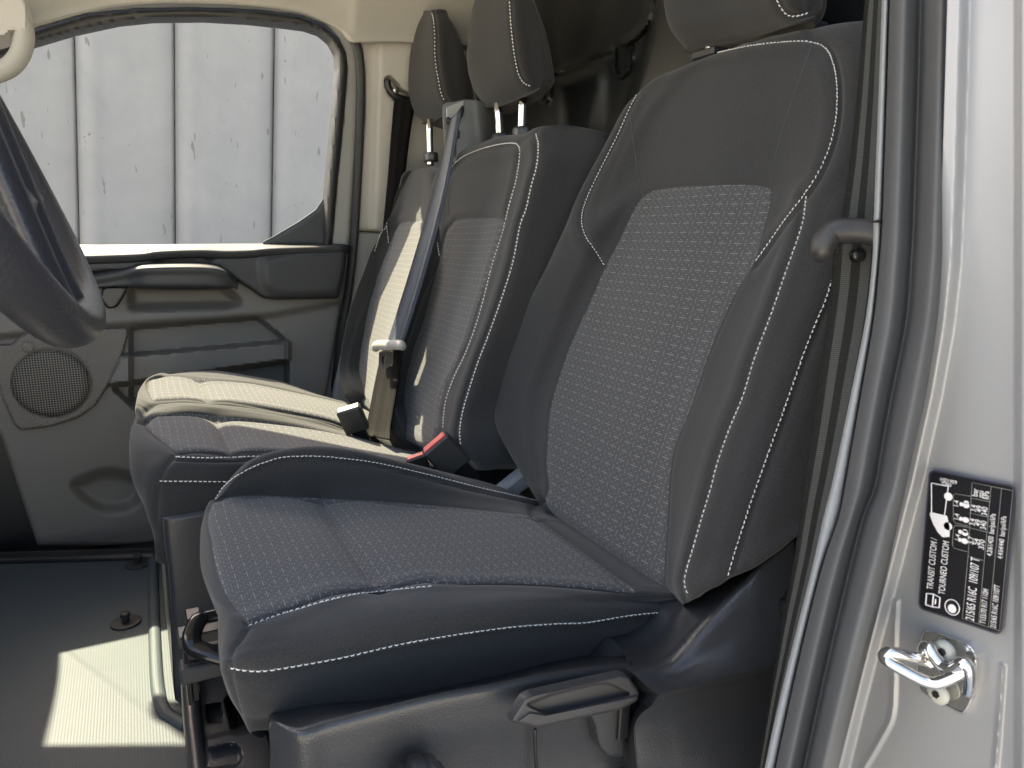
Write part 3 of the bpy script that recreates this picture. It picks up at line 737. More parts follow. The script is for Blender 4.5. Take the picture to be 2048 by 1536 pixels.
# ------------------------------------------------------------------ driver seat
ds = thing('van_seat', 'near single seat in charcoal cloth with white stitching and dotted insert', 'seat', (.4, 1.1, 0))
a20 = math.radians(20); nB = (-c_(a20), 0, s_(a20)); pB = (.69, 1, .45); UPB = np.array((s_(a20), 0, c_(a20)))
def col2(low, up, dl, du, n1=12, n2=8):
    a = rs(low, n1); b = rs(up, n2)[1:]
    d = np.r_[rs([(x, 0) for x in dl], n1)[:, 0] if len(dl) > 1 else np.full(n1, dl[0]), (np.linspace(du[0], du[1], n2)[1:])]
    Q = np.concatenate([a, b])
    return np.array([PL(q[0], q[1], pB, nB, dd) for q, dd in zip(Q, d)])
k1 = col2([(1080, 1004), (1019, 905), (992, 850), (987, 792), (1026, 669), (1094, 532), (1139, 434)], [(1139, 434), (1163, 376), (1211, 290), (1259, 205), (1318, 156)], [.005, .04, .055, .055, .055], (.045, .0))
k2 = col2([(1092, 1006), (1052, 900), (1043, 840), (1052, 780), (1092, 670), (1148, 545), (1190, 450)], [(1190, 450), (1225, 350), (1272, 245), (1350, 140)], [.0, .025, .040, .040, .040], (.032, .01))
k3 = col2([(1102, 1014), (1098, 975), (1096, 877), (1118, 758), (1176, 614), (1211, 535), (1285, 390)], [(1285, 390), (1300, 300), (1340, 210), (1420, 112)], [.0], (.0, .01))
k4 = col2([(1225, 1102), (1240, 950), (1275, 780), (1330, 600), (1415, 376)], [(1415, 376), (1440, 280), (1465, 190), (1500, 88)], [.0], (.0, .012))
k5 = col2([(1330, 1168), (1336, 1050), (1350, 894), (1408, 734), (1480, 570), (1520, 480), (1545, 390)], [(1545, 390), (1560, 290), (1580, 180), (1590, 68)], [.0], (.0, .012))
k6 = col2([(1379, 1192), (1370, 1166), (1389, 1090), (1423, 975), (1487, 792), (1541, 635), (1607, 440)], [(1607, 440), (1650, 320), (1668, 220), (1660, 120), (1625, 62)], [.036], (.034, .0))
k7 = col2([(1452, 1160), (1473, 1092), (1512, 975), (1555, 853), (1603, 717), (1651, 597), (1690, 450)], [(1690, 450), (1715, 330), (1728, 210), (1725, 110), (1690, 50)], [.020], (.020, -.01))
k8 = k7+np.array((.07, -.035, 0)); k9 = k7+np.array((.17, -.02, -.02)); k0 = k1+np.array((.09, .015, 0)); kA = k1+np.array((.17, -.06, -.02)); kB = k4+np.array((.16, 0, -.03))
wz = np.clip(1-np.arange(len(k8))/7.0, 0, 1)**1.3; k8[:, 2] += .05*wz; k9[:, 2] += .13*wz; kB[:, 2] += .04*wz
ring = np.stack([k1, k2, k3, k4, k5, k6, k7, k8, k9, kB, kA, k0], 1)
low = ring[0]+np.array((.05, 0, -.06)); low[5:9, 1] += .07; low[6:9, 2] += .03; low2 = ring[0]*.5+ring[0].mean(0)*.5+np.array((.05, 0, -.10))
top = ring[-1]+np.array((.045, 0, .012)); c = top.mean(0); top = c+(top-c)*np.array((.75, .93, 1)); top2 = c+(top-c)*np.array((.3, .6, .6))+np.array((.03, 0, -.0))
ring = np.concatenate([[low2, low], ring, [top, top2]])
bk_ = Soft(ring, 190, 250)
S_head = [(1339, 131), (1315, 142), (1293, 160), (1265, 205), (1235, 270), (1200, 340), (1172, 400), (1163, 436), (1170, 470), (1190, 500), (1211, 534)]
S_top = [(1339, 131), (1420, 110), (1500, 92), (1580, 84), (1622, 85), (1650, 97), (1665, 125), (1673, 170), (1672, 230), (1660, 290), (1637, 345), (1606, 393), (1570, 440), (1535, 490), (1507, 529)]
S_1 = [(1613, 392), (1605, 450), (1572, 546), (1541, 635), (1510, 717), (1487, 792), (1459, 860), (1435, 929), (1423, 975), (1403, 1041), (1389, 1090), (1375, 1137), (1370, 1166), (1377, 1190)]
S_2 = [(1700, 420), (1680, 500), (1651, 597), (1630, 648), (1603, 717), (1579, 785), (1555, 853), (1528, 929), (1502, 1002), (1490, 1039), (1473, 1092), (1453, 1158)]
S_far = [(1161, 412), (1130, 455), (1098, 528), (1060, 603)]
ins_b = smoothpoly([(1287, 393), (1310, 381), (1350, 375), (1400, 372), (1460, 370), (1515, 371), (1540, 378), (1545, 388), (1541, 408), (1530, 450), (1507, 529), (1480, 570), (1439, 655), (1408, 734), (1377, 826), (1350, 894), (1340, 950), (1335, 1040), (1330, 1110), (1328, 1168), (1325, 1230), (1100, 1060), (1098, 975), (1093, 930), (1096, 877), (1101, 819), (1118, 758), (1142, 689), (1176, 614), (1211, 535), (1240, 478), (1262, 432), (1277, 405)], 4)
seam_h1 = [(1287, 393), (1278, 350), (1268, 290), (1262, 230), (1263, 190)]
seam_h2 = [(1541, 400), (1545, 350), (1555, 300), (1575, 230), (1600, 160), (1625, 90)]
def off(cv, d):
    A = rs(cv, 60); t = np.gradient(A, axis=0); t /= np.linalg.norm(t, axis=1)[:, None]; return A+np.stack([-t[:, 1], t[:, 0]], 1)*d
bk_.grooves([S_head, off(S_top, -6), off(S_1, 9), off(S_2, -9), ], .0065, .0045)
bk_.grooves([np.r_[ins_b, ins_b[:1]]], .003, .004, .0)
bk_.insert([ins_b])
b_o = bk_.build('backrest', M['fab'], ds, ((0, 1, 0), tuple(UPB)))
# thin flat seams of the head panel
def cord(name, soft, curves, mat, parent, r=.0014):
    for cv in curves:
        A = np.asarray(cv, float); p = []
        for u, v in rs(A, max(6, int(np.linalg.norm(np.diff(A, axis=0), axis=1).sum()/4))):
            h, n, i, t = soft.bvh2.ray_cast(Vector(CAM), Vector(ray(u, v)))
            if h is not None and (not p or np.linalg.norm(np.array(h)-p[-1]) < .06): p.append(np.array(h))
        if len(p) > 3: mk(name, *tube(p, r, 6), mat, parent)
stitches('stitching', bk_, [S_head, S_top, S_1, S_2], M['thread'], b_o)
cord('seam', bk_, [seam_h1, seam_h2, off(S_head, -5)], M['thread_dk'], b_o)
# cushion
a = P(*rs([(505, 1432), (580, 1428), (700, 1418), (900, 1385), (1100, 1345), (1290, 1302), (1350, 1280)], 8).T, y=.885)
b = P(*rs([(462, 1335), (581, 1333), (700, 1311), (824, 1283), (999, 1256), (1173, 1244), (1348, 1222)], 8).T, y=np.linspace(.865, .835, 8))
m_ = P(*rs([(476, 1296), (560, 1280), (650, 1262), (850, 1226), (1000, 1205), (1160, 1200), (1330, 1204)], 8).T, y=np.linspace(.885, .85, 8))
cz = rs([(497, 1252), (600, 1218), (720, 1188), (870, 1172), (1069, 1169), (1173, 1176), (1271, 1185), (1365, 1193)], 8)
c4 = P(cz[:, 0], cz[:, 1], z=np.linspace(.507, .446, 8))
m4 = P(*rs([(455, 1130), (560, 1110), (690, 1085), (830, 1080), (960, 1085), (1080, 1090), (1220, 1108)], 8).T, z=np.linspace(.507, .447, 8))
d4 = P(*rs([(431, 1003), (510, 992), (640, 997), (790, 1005), (929, 1017), (1080, 1035)], 8).T, z=np.linspace(.503, .447, 8))
e4 = P(*rs([(436, 996), (446, 975), (475, 945), (520, 922), (570, 910), (640, 905), (740, 915), (855, 940), (1000, 975), (1085, 1006)], 8).T, y=np.linspace(1.43, 1.36, 8))
f4 = e4+np.array((0, .05, -.03)); g4 = e4+np.array((0, .03, -.16)); h4 = a+np.array((0, .06, -.03))
rows = np.stack([a, b, m_, c4, c4*.82+m4*.18, m4, m4*.2+d4*.8, d4, e4, f4, g4, h4], 1)
rear = rows[-1]+np.array((.12, 0, -.03))
F1 = np.array([P(478, 1418, y=.92), P(447, 1350, y=.90), P(440, 1300, y=.93), P(440, 1215, y=.985), P(430, 1195, y=1.02), P(404, 1130, y=1.2), P(402, 1064, y=1.345), P(405, 1046, y=1.385), P(420, 1010, y=1.44), P(420, 1010, y=1.46)+np.array((0, 0, -.04)), P(420, 1010, y=1.44)+np.array((.02, 0, -.15)), P(530, 1446, y=.96)])
F0 = F1.mean(0)+(F1-F1.mean(0))*np.array((.6, .72, .55))+np.array((-.004, 0, -.015)); F00 = F1.mean(0)+(F1-F1.mean(0))*np.array((.3, .3, .2))+np.array((.0, 0, -.02))
ring = np.concatenate([[F00, F0, F1], rows, [rear]])
cu = Soft(ring, 200, 240)
T_1 = [(497, 1252), (550, 1233), (600, 1218), (650, 1203), (720, 1188), (824, 1177), (868, 1173)]
T_1b = [(868, 1173), (964, 1167), (1069, 1169), (1173, 1176), (1271, 1185), (1370, 1193)]
T_2 = [(461, 1335), (493, 1340), (526, 1341), (581, 1333), (650, 1321), (700, 1311), (824, 1283), (999, 1256), (1104, 1247), (1173, 1244), (1261, 1230), (1350, 1221)]
T_f = [(432, 998), (446, 976), (468, 956), (502, 935), (536, 922), (569, 914), (626, 912), (693, 917), (760, 927), (855, 949), (957, 975), (1080, 1003)]
T_v = [(497, 1256), (480, 1280), (463, 1300), (461, 1333), (462, 1364), (469, 1397), (480, 1425)]
ins_c = smoothpoly([(497, 1247), (489, 1237), (468, 1213), (447, 1178), (433, 1140), (424, 1087), (417, 1056), (417, 1028), (431, 1003), (460, 995), (510, 991), (640, 997), (790, 1005), (929, 1017), (1034, 1028), (1062, 1033), (1090, 1050), (1160, 1100), (1220, 1145), (1268, 1184), (1173, 1176), (1069, 1169), (964, 1167), (870, 1172), (824, 1176), (720, 1187), (650, 1201), (560, 1227)], 4)
cross_c = [(641, 999), (660, 1030), (695, 1085), (730, 1135), (760, 1181)]
roll_c = [(1062, 1033), (1120, 1070), (1200, 1130), (1268, 1184)]
roll_d = [(1065, 1032), (1062, 1018), (1080, 1004)]
cu.grooves([off(T_1, -6), T_1b, off(T_2, 9), off(T_f, 8), T_v, roll_c, roll_d], .005, .0045)
cu.grooves([np.r_[ins_c, ins_c[:1]]], .002, .004, .0)
# the cross crease is wide and soft
p, n = cu.cast(cross_c, 1.5); kd = KDTree(len(p)); [kd.insert(Vector(q), i) for i, q in enumerate(p)]; kd.balance()
D = np.array([kd.find(Vector(q))[2] for q in cu.V]); cu.V = cu.V-cu.N*(.010*np.exp(-D/.016))[:, None]+cu.N*(.006*np.exp(-((D-.07)/.05)**2))[:, None]
cu.insert([ins_c])
c_o = cu.build('cushion', M['fab'], ds, ((0, 1, 0), (1, 0, 0)))
stitches('stitching', cu, [T_1, T_2, T_f], M['thread'], c_o, pitch=.0082, ln=.0068)
stitches('seam', cu, [off(T_1, -9), off(T_f, 9)], M['thread_dk'], c_o, pitch=.006, ln=.004, r=.0009)
# headrest
def headrest(parent, rows, mat, st, nm_='headrest', n=(70, 90), pitch=.0075, r=.0011):
    hr = Soft(np.array(rows), *n)
    if st is not None: hr.grooves([off(st, -4)], .004, .004)
    o = hr.build(nm_, mat, parent, ((0, 1, 0), (0, 0, 1)))
    if st is not None: stitches('stitching', hr, [st], M['thread'], o, pitch=pitch, r=r)
    return o, hr
def hring(L, Mm, St, Rr, yl, ys, yr, back=.0, sq=1.0):
    l = P(*L, y=yl); s = P(*St, y=ys); r = P(*Rr, y=yr); m = P(*Mm, y=(yl+ys)/2)
    bl = l+np.array((.09, -.0, -.01)); br = r+np.array((.03, .05, -.01))
    return np.array([l, m, s, (s+r)/2+np.array((-.0, -.012, 0)), r, br, bl, (l+bl)/2+np.array((0, .012, 0))])
def close(rings, kb=.55, kt=.55, db=-.012, dt=.02):
    R = [np.array(q) for q in rings]; c0 = R[0].mean(0); c1 = R[-1].mean(0)
    return [c0+(R[0]-c0)*kb*.5+np.array((0, 0, db)), c0+(R[0]-c0)*(kb+.25)+np.array((0, 0, db*.8))]+R+[c1+(R[-1]-c1)*(kt+.2)+np.array((0, 0, dt*.8)), c1+(R[-1]-c1)*kt*.5+np.array((0, 0, dt))]
rr_ = [hring((1374, 94), (1480, 72), (1585, 43), (1625, 34), 1.26, .93, .91), hring((1343, 55), (1450, 40), (1572, 22), (1641, 14), 1.29, .93, .90), hring((1330, 0), (1440, -10), (1556, -25), (1644, -40), 1.31, .93, .89), hring((1326, -80), (1430, -90), (1550, -110), (1638, -130), 1.31, .93, .89), hring((1345, -180), (1430, -200), (1540, -215), (1620, -220), 1.28, .95, .91)]
headrest(ds, close(rr_, .75, .6, -.004, .03), M['fabh'], [(1553, -30), (1555, 0), (1564, 17), (1576, 30), (1596, 32), (1622, 24)])
for u, v, y in ((1395, 108, 1.20), (1585, 58, .98)):
    V, Fc = tube([P(u, v, y=y)+np.array((.03, 0, -.03)), P(u, v-28, y=y)+np.array((.035, 0, .03))], .011, 12); mk('post', V, orient(V, Fc), M['chrome'], ds)
    p = P(u, v, y=y)+np.array((.03, 0, .002)); mk('post_sleeve', *box(p, (.02, 0, 0), (0, .032, 0), (0, 0, .008), .4), M['pl_smooth'], ds, smooth=False)
# side cover, front length
def arr(pts, y): return P(*np.array(pts, float).T, y=y)
U = [(582, 1428), (650, 1414), (755, 1407), (894, 1380), (999, 1356), (1104, 1328), (1200, 1308), (1262, 1296)]
Rg = [(596, 1462), (655, 1446), (755, 1420), (880, 1390), (999, 1369), (1104, 1349), (1200, 1337), (1262, 1331)]
u0 = arr(U, .885)+np.array((0, .05, -.004)); u1 = arr(U, .86); r0 = arr(np.array(U)*.45+np.array(Rg)*.55, .79); r1 = arr(Rg, .745)
r2 = r1+np.array((0, -.004, -.035)); r3 = r1+np.array((0, .004, -.12)); r4 = r1+np.array((0, .012, -.30)); r5 = r4+np.array((0, .14, 0)); r6 = u0+np.array((0, .02, -.06))
ring = np.stack([u0, u1, r0, r1, r2, r3, r4, r5, r6], 1)
f0 = ring[0]+np.array((-.022, .03, -.012)); f0[:, 1] = np.clip(f0[:, 1], .79, .93); f00 = f0.mean(0)+(f0-f0.mean(0))*.5+np.array((0, .01, 0))
ring = np.concatenate([[f00, f0], ring])
V, Fc = loft(ring, 90, 70); Fc = orient(V, Fc)
sc = mk('side_cover', V, Fc, M['pl_dark'], ds)
# rear part of the cover, standing proud of the lever pocket
Tt = [(1246, 1303), (1288, 1295), (1319, 1273), (1335, 1254), (1351, 1232), (1404, 1182), (1444, 1164), (1507, 1139), (1575, 1098)]
Rr = [(1257, 1337), (1300, 1331), (1333, 1318), (1357, 1298), (1391, 1261), (1444, 1207), (1491, 1161), (1525, 1127), (1590, 1075)]
Cc = [(1316, 1390), (1340, 1384), (1366, 1378), (1397, 1370), (1420, 1364), (1450, 1357), (1475, 1351), (1512, 1342), (1600, 1318)]
n9 = 9; yR = np.linspace(.735, .70, n9); yC = np.linspace(.665, .655, n9); Ta, Ra, Ca = (np.array(q, float) for q in (Tt, Rr, Cc))
def yy(Q, y): return P(Q[:, 0], Q[:, 1], y=y)
Kk = Ca+np.array((-8, 62)); Kk[0] = (1272, 1451); Ll = Ca.copy(); Ll[:, 1] = 1570; Ll[:, 0] += -18; Ll[0] = (1262, 1570)
Cb = Ca+np.array((-1, 13)); Cb[0] = (1306, 1408)
rw = [yy(Ta, .80)+np.array((0, .07, -.02)), yy(Ta, .80), yy(Ta*.25+Ra*.75, yR*.7+.80*.3), yy(Ra, yR), yy(Ra*.8+Ca*.2, yR*.75+yC*.25), yy(Ra*.45+Ca*.55, yR*.5+yC*.5), yy(Ra*.08+Ca*.92, yC+.003), yy(Ca, yC), yy(Cb, yC+.012), yy(Kk, yC+.028), yy(Ll, yC+.045)]
rw.append(rw[-1]+np.array((0, .2, 0)))
G = np.stack(rw, 1)
fac = G[0].copy(); ip = [(1246, 1304), (1246, 1304), (1248, 1330), (1249, 1342), (1258, 1352), (1270, 1366), (1280, 1380), (1282, 1386), (1276, 1398), (1250, 1462), (1241, 1570), (1241, 1570)]
for i, q in enumerate(ip):
    fac[i] = P(q[0], q[1], y=.752 if 2 < i < 11 else .80)
fac[0] = fac[1]+np.array((0, .07, -.02)); fac[-1] = fac[-2]+np.array((0, .2, 0))
g1 = G[0]*.93+fac*.07; gm = fac*.9+G[0]*.1; cap = fac.mean(0)+(fac-fac.mean(0))*.6+np.array((-.004, .03, 0))
V, Fc = loft(np.concatenate([[cap, fac, gm, g1, G[0]*.97+G[1]*.03], G[1:]]), 150, 130); Fc = orient(V, Fc)
mk('rear_cover', V, Fc, M['pl_dark'], ds)
# lever pocket and lever
SS = ysurf(.728)
lv = plate('height_lever', fillet([(1020, 1443), (1048, 1398), (1062, 1390), (1243, 1349), (1257, 1352), (1279, 1384), (1275, 1401), (1243, 1419), (1076, 1456)], 5), ysurf(.70), M['lever'], ds, step=1.6, edge=(.007, 6), skirt=(0, .012, 0),
           layers=[(fillet([(1052, 1409), (1100, 1390), (1195, 1366), (1222, 1368), (1262, 1388), (1092, 1428)], 8), -.009, 6), (fillet([(1010, 1460), (1060, 1425), (1092, 1430), (1290, 1388), (1290, 1430), (1076, 1465)], 3), .004, 6)])
plate('lever_bracket', fillet([(1176, 1425), (1246, 1410), (1250, 1512), (1215, 1514), (1197, 1494), (1188, 1450)], 8), ysurf(.722), M['pl_smooth'], ds, step=3, edge=(.006, 5), skirt=(0, .04, 0))
mk('bracket_slot', *box(P(1246, 1440, y=.718), (.008, 0, .0), (0, .004, 0), (.001, 0, .028), .4), M['pl_black'], ds, smooth=False)
A = arr([(1070, 1458), (1070, 1490), (1074, 1560)], .735); V, Fc = tube(A, .0022, 6, n=12); mk('cover_seam', V, Fc, M['pl_black'], ds)
# adjuster knob with fluted rim
def knob(name, c, n, r, h, fl=10, mat=None):
    V, Fc = disc((0, 0, 0), (0, 0, 1), 1, 1, seg=80, bev=.2)
    an = np.arctan2(V[:, 1], V[:, 0]); k = 1-.09*np.clip(np.cos(an*fl), 0, 1)**2*(np.hypot(V[:, 0], V[:, 1]) > .5)
    V[:, 0] *= k; V[:, 1] *= k
    n = np.array(n, float); n /= np.linalg.norm(n); a = np.cross(n, (0, 0, 1)); a /= np.linalg.norm(a); b = np.cross(n, a)
    return mk(name, np.array(c)+V[:, :1]*r*a+V[:, 1:2]*r*b+V[:, 2:]*h*n, Fc, mat or M['pl_smooth'], ds)
knob('adjuster_knob', P(830, 1565, y=.72), (0, -1, .1), .036, .035)
knob('recliner_knob', P(1570, 1204, y=.70), (-.1, -1, .05), .034, .05, 8, M['pl_black'])
# inner recliner arm seen between the two seats
V, Fc = box(P(1030, 968, y=1.44), (.05, 0, .03), (0, .02, 0), (-.01, 0, .02), .4); mk('hinge_arm', V, Fc, M['trim_lt'], ds, smooth=False)
# seat plinth
V, Fc = box((.42, 1.10, .17), (.27, 0, 0), (0, .27, 0), (0, 0, .17), .1); mk('plinth', V, Fc, M['pl_black'], ds, smooth=False)
# ------------------------------------------------------------------ double passenger bench
bs_ = thing('passenger_bench', 'double passenger bench in charcoal cloth, half in sun, behind the single seat', 'bench seat', (.4, 2.1, 0))
a18 = math.radians(18); nC = (-c_(a18), 0, s_(a18)); pC = (.625, 1, .45); UPC = np.array((s_(a18), 0, c_(a18)))
def colb(poly, dl, n=12):
    Q = rs(poly, n); d = np.interp(np.linspace(0, 1, n), np.linspace(0, 1, len(dl)), dl)
    return np.array([PL(q[0], q[1], pC, nC, dd) for q, dd in zip(Q, d)])
def backbody(cols, near_side, bk=.18, tshift=(.05, 0, .012)):
    c = [np.array(q) for q in cols]
    first, last = c[0], c[-1]
    ns = first+np.array((.07, -.015, 0)) if near_side else first+np.array((.05, -.008, 0))
    ns2 = first+np.array((bk, -.01, -.02)); bc = c[len(c)//2]+np.array((bk-.01, 0, -.03)); fs2 = last+np.array((bk, -.02, -.02)); fs = last+np.array((.07, .01, 0))
    ring = np.stack(c+[fs, fs2, bc, ns2, ns], 1)
    low = ring[0]+np.array((.05, 0, -.06)); low2 = ring[0]*.5+ring[0].mean(0)*.5+np.array((.05, 0, -.08))
    top = ring[-1]+np.array(tshift); m = top.mean(0); top = m+(top-m)*np.array((.8, .95, 1)); top2 = m+(top-m)*np.array((.35, .6, .6))
    return np.concatenate([[low2, low], ring, [top, top2]])
A_ = [(922, 891), (920, 860), (927, 819), (940, 775), (957, 723), (978, 669), (1005, 593), (1026, 525), (1041, 450), (1053, 417), (1063, 372), (1074, 331), (1080, 292), (1074, 260)]
B_ = [(888, 872), (887, 845), (889, 819), (896, 788), (910, 751), (930, 710), (951, 655), (968, 597), (985, 529), (1005, 467), (1009, 451), (1019, 410), (1033, 359), (1044, 306), (1038, 274)]
D_ = [(846, 884), (843, 800), (870, 700), (905, 590), (945, 490), (960, 436), (975, 370), (984, 280)]
E_ = [(815, 870), (790, 820), (790, 760), (814, 682), (841, 600), (862, 553), (879, 512), (900, 448), (905, 400), (928, 302)]
Gn = [(788, 862), (776, 800), (790, 710), (815, 640), (838, 575), (856, 515), (857, 450), (861, 400), (873, 342), (902, 306)]
nb = Soft(backbody([colb(A_, [.03]), colb(B_, [.03, .03, .02]), colb(D_, [0, 0, .01]), colb(E_, [0]), colb(Gn, [.04, .05, .03, 0])], True), 150, 190)
ins_n = [(903, 449), (908, 442), (923, 438), (958, 435), (1003, 437), (1010, 443), (1004, 462), (978, 546), (954, 614), (933, 682), (909, 734), (888, 778), (878, 819), (874, 870), (874, 900), (815, 885), (795, 843), (785, 815), (785, 775), (796, 730), (814, 682), (841, 600), (862, 553), (879, 512), (893, 462)]
s_in = [(879, 511), (872, 471), (869, 441), (875, 410), (886, 376), (899, 342), (920, 318), (951, 302), (992, 290), (1022, 286), (1036, 290), (1040, 308), (1033, 359), (1019, 410), (1009, 451), (1005, 467), (985, 529), (968, 597), (951, 655), (930, 710), (910, 751), (896, 788), (889, 819), (886, 862)]
s_out = [(1072, 268), (1077, 290), (1074, 331), (1063, 372), (1053, 417), (1041, 450), (1026, 525), (1005, 593), (978, 669), (957, 723), (940, 775), (927, 819), (920, 860), (922, 892)]
nb.grooves([off(s_in, 5), off(s_out, 7), np.r_[ins_n, ins_n[:1]], [(1035, 292), (1050, 276), (1072, 266)]], .006, .005)
nb.insert([np.array(ins_n, float)])
n_o = nb.build('backrest', M['fab'], bs_, ((0, 1, 0), tuple(UPC)))
stitches('stitching', nb, [s_in, s_out], M['thread'], n_o, pitch=.0085, ln=.006, r=.0013)
cord('seam', nb, [[(903, 449), (897, 420), (899, 375), (908, 340)], [(1008, 440), (1012, 400), (1022, 350), (1034, 315)]], M['thread_dk'], n_o)
# back pocket edge and map pocket flap on the bench's outer side
Fa = [(868, 480), (846, 560), (822, 620), (800, 700), (782, 770), (770, 830)]
A2 = [(762, 835), (768, 800), (788, 700), (812, 618), (838, 555), (858, 490), (868, 430), (866, 345)]
D2 = [(745, 822), (735, 770), (752, 700), (785, 600), (815, 500), (826, 443), (840, 400), (845, 340)]
E2 = [(722, 805), (703, 760), (703, 705), (718, 652), (739, 594), (763, 529), (787, 464), (800, 440), (806, 400), (822, 345)]
G2 = [(690, 790), (680, 757), (679, 723), (688, 669), (701, 614), (725, 552), (742, 505), (752, 490), (773, 444), (787, 408), (800, 366), (815, 346)]
fb2 = Soft(backbody([colb(A2, [.04, .05, .03, 0]), colb(D2, [0]), colb(E2, [0]), colb(G2, [.06, .065, .04, .01])], False), 130, 150)
ins_f = [(790, 461), (797, 449), (814, 443), (850, 442), (857, 460), (838, 520), (812, 600), (788, 680), (772, 750), (765, 800), (765, 840), (739, 806), (711, 778), (698, 740), (701, 708), (718, 652), (739, 594), (763, 529)]
s_f = [(866, 325), (835, 328), (813, 342), (801, 356), (790, 395), (776, 430), (773, 450), (776, 475), (778, 492)]
fb2.grooves([off(s_f, -4), np.r_[ins_f, ins_f[:1]]], .006, .005); fb2.insert([np.array(ins_f, float)])
f_o = fb2.build('backrest', M['fab'], bs_, ((0, 1, 0), tuple(UPC)))
stitches('stitching', fb2, [s_f, [(773, 452), (760, 470), (748, 505)]], M['thread'], f_o, pitch=.0095, ln=.0065, r=.0012)
# cushion of the bench
def pr(pl, y, n=9):
    Q = rs(pl, n); return P(Q[:, 0], Q[:, 1], y=np.asarray(y) if np.ndim(y) == 0 else np.linspace(y[0], y[-1], n))
c_a = pr([(316, 1080), (400, 1098), (520, 1096), (640, 1080), (800, 1040), (940, 985)], 1.64)
c_b = pr([(318, 962), (367, 962), (462, 962), (600, 958), (800, 948), (930, 935)], 1.61)
c_c = pr([(354, 908), (412, 910), (536, 908), (650, 914), (760, 922), (885, 934)], 1.645)
c_d = pr([(318, 866), (380, 866), (440, 868), (600, 878), (720, 893), (845, 910)], 1.79)
c_g = pr([(300, 826), (379, 825), (435, 831), (525, 840), (637, 856), (760, 884), (815, 898)], [1.94, 1.90])
c_s = pr([(306, 816), (379, 808), (457, 815), (570, 834), (659, 855), (745, 880), (795, 894)], [1.985, 1.945])
c_t = pr([(302, 806), (379, 800), (457, 804), (570, 822), (659, 841), (738, 870), (780, 884)], [2.02, 1.98])
c_h = pr([(304, 782), (379, 780), (500, 787), (600, 804), (690, 825), (755, 848)], [2.15, 2.10])
c_i = pr([(318, 760), (380, 757), (440, 761), (502, 767), (592, 785), (682, 805), (735, 822)], [2.29, 2.24])
c_j = pr([(345, 748), (390, 743), (426, 742), (491, 751), (570, 766), (640, 790), (715, 812)], [2.40, 2.34])
c_k = c_j+np.array((0, .05, -.03)); c_l = c_j+np.array((0, .03, -.2)); c_m = c_a+np.array((0, .07, -.05))
rows = np.stack([c_a, c_b, c_c, c_d, c_g, c_s, c_t, c_h, c_i, c_j, c_k, c_l, c_m], 1)
E1 = np.array([P(303, 1035, y=1.68), P(268, 965, y=1.655), P(262, 905, y=1.70), P(262, 862, y=1.80), P(269, 832, y=1.94), P(270, 815, y=1.99), P(272, 805, y=2.02), P(281, 778, y=2.16), P(296, 758, y=2.29), P(325, 752, y=2.38), P(325, 752, y=2.41)+np.array((0, 0, -.03)), P(325, 752, y=2.39)+np.array((.03, 0, -.19)), P(350, 1080, y=1.76)])
E0 = E1.mean(0)+(E1-E1.mean(0))*np.array((.6, .8, .6))+np.array((-.002, 0, -.04)); E00 = E1.mean(0)+(E1-E1.mean(0))*np.array((.3, .4, .25))+np.array((.01, 0, -.05))
bc = Soft(np.concatenate([[E00, E0, E1], rows, [rows[-1]+np.array((.14, 0, -.02))]]), 190, 330)
U_1 = [(352, 914), (412, 916), (468, 915), (536, 913), (640, 918)]; U_1b = [(360, 906), (390, 904), (440, 907), (502, 907), (560, 903)]
U_2 = [(320, 962), (367, 962), (462, 963), (560, 962)]
U_v = [(355, 907), (334, 931), (322, 953), (316, 987), (312, 1040)]
gapn = [(284, 842), (300, 827), (345, 824), (379, 824), (435, 830), (525, 839), (637, 855), (760, 884), (810, 899)]
gapf = [(286, 826), (305, 807), (334, 802), (379, 800), (457, 805), (570, 823), (659, 843), (738, 875)]
ins_1 = [(300, 829), (379, 826), (435, 832), (525, 841), (637, 857), (760, 886), (815, 901), (850, 908), (880, 932), (760, 922), (650, 914), (560, 903), (502, 902), (440, 903), (390, 903), (355, 906), (332, 887), (308, 870), (292, 846), (292, 835)]
ins_2 = [(305, 800), (296, 780), (300, 759), (345, 752), (401, 758), (502, 767), (592, 785), (682, 805), (740, 822), (760, 850), (738, 868), (659, 839), (570, 820), (457, 801), (379, 796), (334, 798)]
bc.grooves([off(U_1, 5), U_1b, off(U_2, 8), U_v, np.r_[ins_1, ins_1[:1]], np.r_[ins_2, ins_2[:1]]], .006, .005)
for cv, dd, ww in (([(432, 830), (446, 866), (462, 903)], .018, .018), ([(399, 760), (408, 778), (417, 796)], .018, .018), (gapn, .028, .012), (gapf, .016, .010)):
    p, n = bc.cast(cv, 1.0); kd = KDTree(len(p)); [kd.insert(Vector(q), i) for i, q in enumerate(p)]; kd.balance()
    D = np.array([kd.find(Vector(q))[2] for q in bc.V]); bc.V = bc.V-bc.N*(dd*np.exp(-D/ww))[:, None]
bc.insert([np.array(ins_1, float), np.array(ins_2, float)])
bc_o = bc.build('cushion', M['fab'], bs_, ((0, 1, 0), (1, 0, 0)))
stitches('stitching', bc, [U_1, U_2], M['thread'], bc_o, pitch=.0095, ln=.0072, r=.0013)
